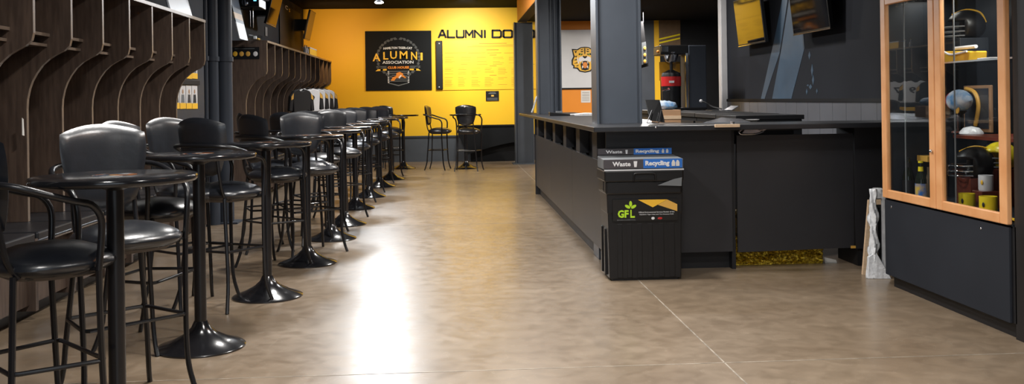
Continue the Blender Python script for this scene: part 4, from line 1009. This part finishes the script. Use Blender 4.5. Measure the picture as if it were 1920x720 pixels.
def mug(x, y, z, m, label, r=.042, h=.10, an=-1.2):
    t = thing('mug', (x, y, z), label, 'mug', 'mugs in the display cabinet')
    MB().lathe([(r * .9, z), (r, z + .01), (r, z + h), (r - .004, z + h), (r - .005, z + .012), (.002, z + .01)], (x, y, 0), 28).build('mug_body', m, t, smooth=True)
    d = Vector((math.cos(an), math.sin(an), 0)); c = Vector((x, y, z + h * .52))
    MB().tube([c + d * r * .95 + UZ * h * .28, c + d * (r + .028) + UZ * h * .24, c + d * (r + .036), c + d * (r + .028) - UZ * h * .24, c + d * r * .95 - UZ * h * .28], .006, 8, 3).build('handle', m, t, smooth=True)
    e = Vector((-.88, -.48, 0)) * (r + .0005); MB().ball((x + e.x, y + e.y, z + h * .55), .016, (.3, .8, 1), 2).build('printed_emblem', 'jersey_black' if m != 'white_print' else 'gold_print', t, smooth=True)
def xy(u, X): return on_X(u, 300, X).y
mug(3.27, xy(1812, 3.27), cz0, 'yellow_plastic', 'yellow mug with dark oval emblem, left of the two yellow mugs in the cabinet', .05, .1, .9)
mug(3.25, xy(1852, 3.25), cz0, 'yellow_plastic', 'yellow mug with small black figure, right of the two yellow mugs in the cabinet', .052, .11, 1.4)
mug(3.42, xy(1848, 3.42), cz0 + .11, 'white_print', 'white mug with gold print behind the yellow mugs in the cabinet', .045, .1, 1.3)
tag(MB().box(3.36, 3.48, xy(1848, 3.42) - .06, xy(1848, 3.42) + .06, cz0, cz0 + .11).build('riser_block', 'red_wood', loc=(3.42, xy(1848, 3.42), cz0), bevel=.004), 'dark red riser block under the white mug in the cabinet', 'block')
yy = xy(1815, 3.26)
bm_ = MB(); n = 10
G = [[bm_.b.verts.new((3.125 + .12 * i / n, cy0 + .12 + .5 * j / n, cz0 + .004 + .006 * math.sin(i * 1.9) * math.cos(j * 2.3) + .006)) for j in range(n + 1)] for i in range(n + 1)]
for i in range(n):
    for j in range(n): bm_.b.faces.new((G[i][j], G[i + 1][j], G[i + 1][j + 1], G[i][j + 1]))
o = tag(bm_.build('yellow_cloth', 'yellow_cloth', loc=(3.2, 6, cz0), smooth=True), 'yellow cloth spread in front of the mugs in the cabinet', 'cloth'); so = o.modifiers.new('s', 'SOLIDIFY'); so.thickness = .004
def helmet(x, y, z, m, label, r=.115, an=PI * .9, mask='grey_print'):
    t = thing('football_helmet', (x, y, z), label, 'helmet', 'football helmets in the display cabinet')
    mb = MB(); bmesh.ops.create_uvsphere(mb.b, u_segments=28, v_segments=18, radius=r, matrix=Matrix.Translation((x, y, z + r * .95)) @ Matrix.Rotation(an, 4, 'Z') @ Matrix.Diagonal((1.12, .92, 1, 1)))
    d = Vector((math.cos(an), math.sin(an), 0)); s = Vector((-d.y, d.x, 0)); c = Vector((x, y, z + r * .95))
    dl = [v for v in mb.b.verts if (v.co - c).dot(d) > r * .45 and (v.co.z - c.z) < r * .25 or v.co.z < z + r * .18]
    bmesh.ops.delete(mb.b, geom=dl, context='VERTS')
    o = mb.build('shell', m, t, smooth=True); so = o.modifiers.new('s', 'SOLIDIFY'); so.thickness = .006
    fm = MB()
    for k, h_ in enumerate((-.05, -.35, -.62)):
        fm.tube([c + d * r * .25 + s * r * .9 + UZ * r * h_, c + d * r * 1.1 + s * r * .6 + UZ * r * h_, c + d * r * 1.4 + UZ * r * (h_ - .03), c + d * r * 1.1 - s * r * .6 + UZ * r * h_, c + d * r * .25 - s * r * .9 + UZ * r * h_], .005, 6, 4)
    fm.tube([c + d * r * 1.38 + UZ * -.05 * r, c + d * r * 1.4 - UZ * .62 * r], .005, 6); fm.build('face_mask', mask, t, smooth=True)
    MB().tube([c - d * r * 1.13 + UZ * .2 * r, c - d * r * .8 + UZ * .82 * r, c + UZ * 1.01 * r, c + d * r * .8 + UZ * .72 * r], .006, 6, 4).build('stripe', 'gold_print' if m != 'yellow_plastic' else 'jersey_black', t, smooth=True)
helmet(3.44, xy(1827, 3.44), cz0 + .16, 'plastic_black', 'black football helmet with grey face mask above the yellow mugs', mask='chrome')
tag(MB().box(3.36, 3.54, xy(1827, 3.44) - .09, xy(1827, 3.44) + .09, cz0, cz0 + .18).build('riser_block', 'red_wood', loc=(3.45, xy(1827, 3.44), cz0), bevel=.004), 'dark red riser block under the black helmet in the cabinet', 'block')
helmet(3.6, xy(1875, 3.6), cz0 + .22, 'yellow_plastic', 'yellow football helmet at the back right of the cabinet', .1)
tag(MB().box(3.52, 3.68, xy(1875, 3.6) - .09, xy(1875, 3.6) + .09, cz0, cz0 + .24).build('riser_block', 'red_wood', loc=(3.6, 5.8, cz0), bevel=.004), 'dark red riser block under the yellow helmet in the cabinet', 'block')
helmet(3.5, xy(1815, 3.5), 1.72, 'plastic_black', 'black football helmet with gold stripe near the top of the cabinet', .11)
tag(MB().box(3.4, 3.6, xy(1815, 3.5) - .1, xy(1815, 3.5) + .1, 1.57, 1.74).build('riser_block', 'case_inner', loc=(3.5, 6, 1.57), bevel=.004), 'black riser block on the glass shelf under the top helmet', 'block')
# football
y_ = xy(1800, 3.42); t = thing('football', (3.42, y_, 1.105), 'blue and red football lying on the red shelf in the cabinet', 'ball')
fb = MB(); fb.lathe([(.002, -.14), (.03, -.115), (.055, -.075), (.072, -.03), (.075, 0), (.072, .03), (.055, .075), (.03, .115), (.002, .14)], (3.42, y_, 1.32), 24, axis='Y'); fb.build('ball_skin', 'blue_cloth', t, smooth=True)
MB().lathe([(.061, .062), (.063, .058), (.061, .07)], (3.42, y_, 1.32), 24, axis='Y', cap=False).build('red_ring', 'red_print', t, smooth=True)
MB().lathe([(.05, 1.105), (.02, 1.13), (.02, 1.22), (.05, 1.25)], (3.42, y_, 0), 20).build('stand', 'plastic_black', t, smooth=True)
# framed tan picture with yellow arc on red shelf
y_ = xy(1832, 3.55); t = thing('team_pennant', (3.55, y_, 1.105), 'tan framed pennant with a yellow arc on the middle cabinet shelf', 'pennant')
MB().box(3.55, 3.57, y_ - .17, y_ + .16, 1.106, 1.42).build('pennant_frame', 'cardboard', t, bevel=.004); MB().box(3.545, 3.55, y_ - .15, y_ + .14, 1.13, 1.40).build('pennant_cloth', 'slate_dark', t)
MB().tube([(3.535, y_ + .10, 1.40), (3.53, y_ - .02, 1.37), (3.53, y_ - .06, 1.28), (3.53, y_ - .02, 1.15)], .014, 8, 5).build('yellow_arc', 'tan_gold', t, smooth=True)
y_ = xy(1795, 3.38); t = thing('medal', (3.38, y_, 1.105), 'gold and silver medal on a stand on the left of the middle shelf', 'medal')
MB().lathe([(.028, 0), (.028, .006)], (3.38, y_, 1.26), 24, axis='X').build('medal_disc', 'tan_gold', t, smooth=True); MB().tube([(3.385, y_, 1.105), (3.385, y_, 1.24)], .006).build('stand', 'chrome', t, smooth=True); MB().lathe([(.04, 1.105), (.035, 1.115)], (3.385, y_, 0), 20).build('foot', 'red_wood', t, smooth=True)
y_ = xy(1822, 3.36); tag(MB().lathe([(.07, 1.106), (.068, 1.118), (.045, 1.145), (.002, 1.155)], (3.36, y_, 0), 28, sy=1.2).build('silver_cap', 'foam_wrap', loc=(3.36, y_, 1.105), smooth=True), 'pale silver cap lying on the red middle shelf', 'cap')
# yellow box with white item
y_ = xy(1808, 3.32); t = thing('yellow_cap_box', (3.32, y_, 1.57), 'yellow box with white stripe on the glass shelf of the cabinet', 'box')
MB().prism([(3.28, y_ + .16, 1.571), (3.28, y_ - .14, 1.571), (3.28, y_ - .15, 1.635), (3.28, y_ + .16, 1.65)], (.12, 0, 0)).build('box_body', 'yellow_cloth', t, bevel=.008)
MB().tube([(3.275, y_ + .15, 1.645), (3.27, y_ + .05, 1.622), (3.275, y_ - .13, 1.635)], .007, 6, 4).build('white_stripe', 'white_print', t, smooth=True)
tag(MB().tube([(3.32, y_ + .10, 1.664), (3.32, y_ - .16, 1.664)], .012).build('rolled_paper', 'white_print', loc=(3.32, y_, 1.66), smooth=True), 'white rolled paper lying on the yellow box in the cabinet', 'paper')
y_ = xy(1858, 3.3); tag(MB().box(3.26, 3.36, y_ - .07, y_ + .07, 1.571, 1.585).build('folded_card', 'white_print', loc=(3.3, y_, 1.57), bevel=.003), 'white folded card at the right of the glass shelf', 'card')
y_ = xy(1830, 3.45); t = thing('trophy_plate', (3.45, y_, 1.105), 'silver trophy plate leaning at the back of the middle shelf', 'plate')
# bottles left compartment
def bottle(x, y, z, label, lab_m, neck_m, s=1.0):
    t = thing('glass_bottle', (x, y, z), label, 'bottle', 'bottles in the display cabinet')
    MB().lathe([(.033 * s, z), (.034 * s, z + .13 * s), (.028 * s, z + .155 * s), (.015 * s, z + .19 * s), (.013 * s, z + .24 * s), (.002, z + .243 * s)], (x, y, 0), 24).build('bottle_glass', 'bottle_glass', t, smooth=True)
    MB().lathe([(.0345 * s, z + .03 * s), (.0345 * s, z + .11 * s)], (x, y, 0), 24, cap=False).build('body_label', lab_m, t, smooth=True)
    MB().lathe([(.0165 * s, z + .185 * s), (.0145 * s, z + .215 * s)], (x, y, 0), 24, cap=False).build('neck_label', neck_m, t, smooth=True)
    MB().lathe([(.015 * s, z + .238 * s), (.015 * s, z + .25 * s)], (x, y, 0), 16).build('cap', neck_m, t, smooth=True)
mat('beer_label', (.85, .55, .05), .4, col2=(.04, .18, .55), scale=22)
bottle(3.22, xy(1726, 3.22), cz0, 'dark bottle with blue and yellow label in the left cabinet door', 'beer_label', 'yellow_plastic', 1.1)
bottle(3.24, xy(1702, 3.24), cz0, 'plain dark bottle with tiny cream label left of the colourful one', 'jersey_black', 'jersey_black', 1.15)
q = xy(1701, 3.18); tag(MB().box(3.18, 3.19, q - .05, q + .05, cz0, cz0 + .035).build('name_card', 'paper', loc=(3.28, q, cz0)), 'cream name card in front of the plain dark bottle', 'card')
y_ = xy(1741, 3.36); t = thing('boxed_bottle', (3.36, y_, cz0), 'yellow-topped clear box behind the colourful bottle', 'box')
MB().box(3.31, 3.41, y_ - .08, y_ + .07, cz0 + .26, cz0 + .30).build('box_top', 'tan_gold', t, bevel=.003); MB().box(3.315, 3.405, y_ - .075, y_ + .065, cz0, cz0 + .26).build('box_pane', 'glass', t)
MB().lathe([(.03, cz0 + .001), (.03, cz0 + .12), (.012, cz0 + .17), (.012, cz0 + .22)], (3.36, y_, 0), 20).build('inner_bottle', 'brown_panel', t, smooth=True)

# ================= WRAPPED FRAMES BESIDE THE CASE =================
t = thing('tan_board', (3.3, 7.15, 0), 'tan wooden board leaning in the gap behind the bubble-wrapped frame', 'board')
a, b = on_Y(1618, 530, 7.12), on_Y(1629, 375, 7.2)
MB().prism([(a.x, 7.12, .0), (3.7, 7.12, .0), (3.7, 7.2, b.z), (b.x, 7.2, b.z)], (0, .025, 0)).build('board_panel', 'pale_wood', t)
def wrapped():
    Y = 6.97
    t = thing('wrapped_frame', (3.2, Y, 0), 'picture frame wrapped in white bubble foil beside the display cabinet', 'frame')
    X = lambda u: on_Y(u, 440, Y).x; Z = lambda v: on_Y(1640, v, Y).z
    mb = MB(); r = random.Random(9); nz, nx = 26, 8; L = []
    for j in range(nz + 1):
        z = Z(533) * 0 + (Z(354)) * j / nz + .0
        xl = X(1622) + (X(1631) - X(1622)) * min(1, j / nz * 2.2) + (0 if j > 3 else -.0)
        xr = X(1646) + .01 * math.sin(j * .8)
        row = []
        for i in range(nx + 1):
            x = xl + (xr - xl) * i / nx; row.append(mb.b.verts.new((x, Y + .02 * math.sin(i * 1.3 + j * .7) * .4 + r.uniform(-.004, .004) - .02 * math.sin(PI * i / nx), max(0, z))))
        L.append(row)
    for j in range(nz):
        for i in range(nx): mb.b.faces.new((L[j][i], L[j][i + 1], L[j + 1][i + 1], L[j + 1][i]))
    o = mb.build('bubble_wrap', 'foam_wrap', t, smooth=True); so = o.modifiers.new('s', 'SOLIDIFY'); so.thickness = .03; so.offset = 1
    MB().prism([(X(1624), Y - .02, 0), (X(1665), Y - .05, 0), (X(1640), Y - .02, .20), (X(1626), Y - .02, .16)], (0, .03, 0)).build('foil_flap', 'foam_wrap', t, bevel=.004)
    MB().box(X(1646), 3.6, Y + .02, Y + .045, .01, Z(385)).build('frame_board', 'black_paint', t, bevel=.003)
    MB().box(X(1646), X(1650), Y + .0, Y + .02, .02, Z(390)).build('frame_edge', 'chrome', t)
    MB().box(X(1655), X(1660), Y - .01, Y + .02, .02, Z(360)).build('foil_edge', 'foam_wrap', t)
    MB().lathe([(.028, Z(372)), (.03, Z(356)), (.02, Z(353))], (X(1648), Y + .02, 0), 20, sx=1.6).build('wrap_top', 'foam_wrap', t, smooth=True)
wrapped()
bpy.data.objects.remove(bpy.data.objects['trophy_plate'])
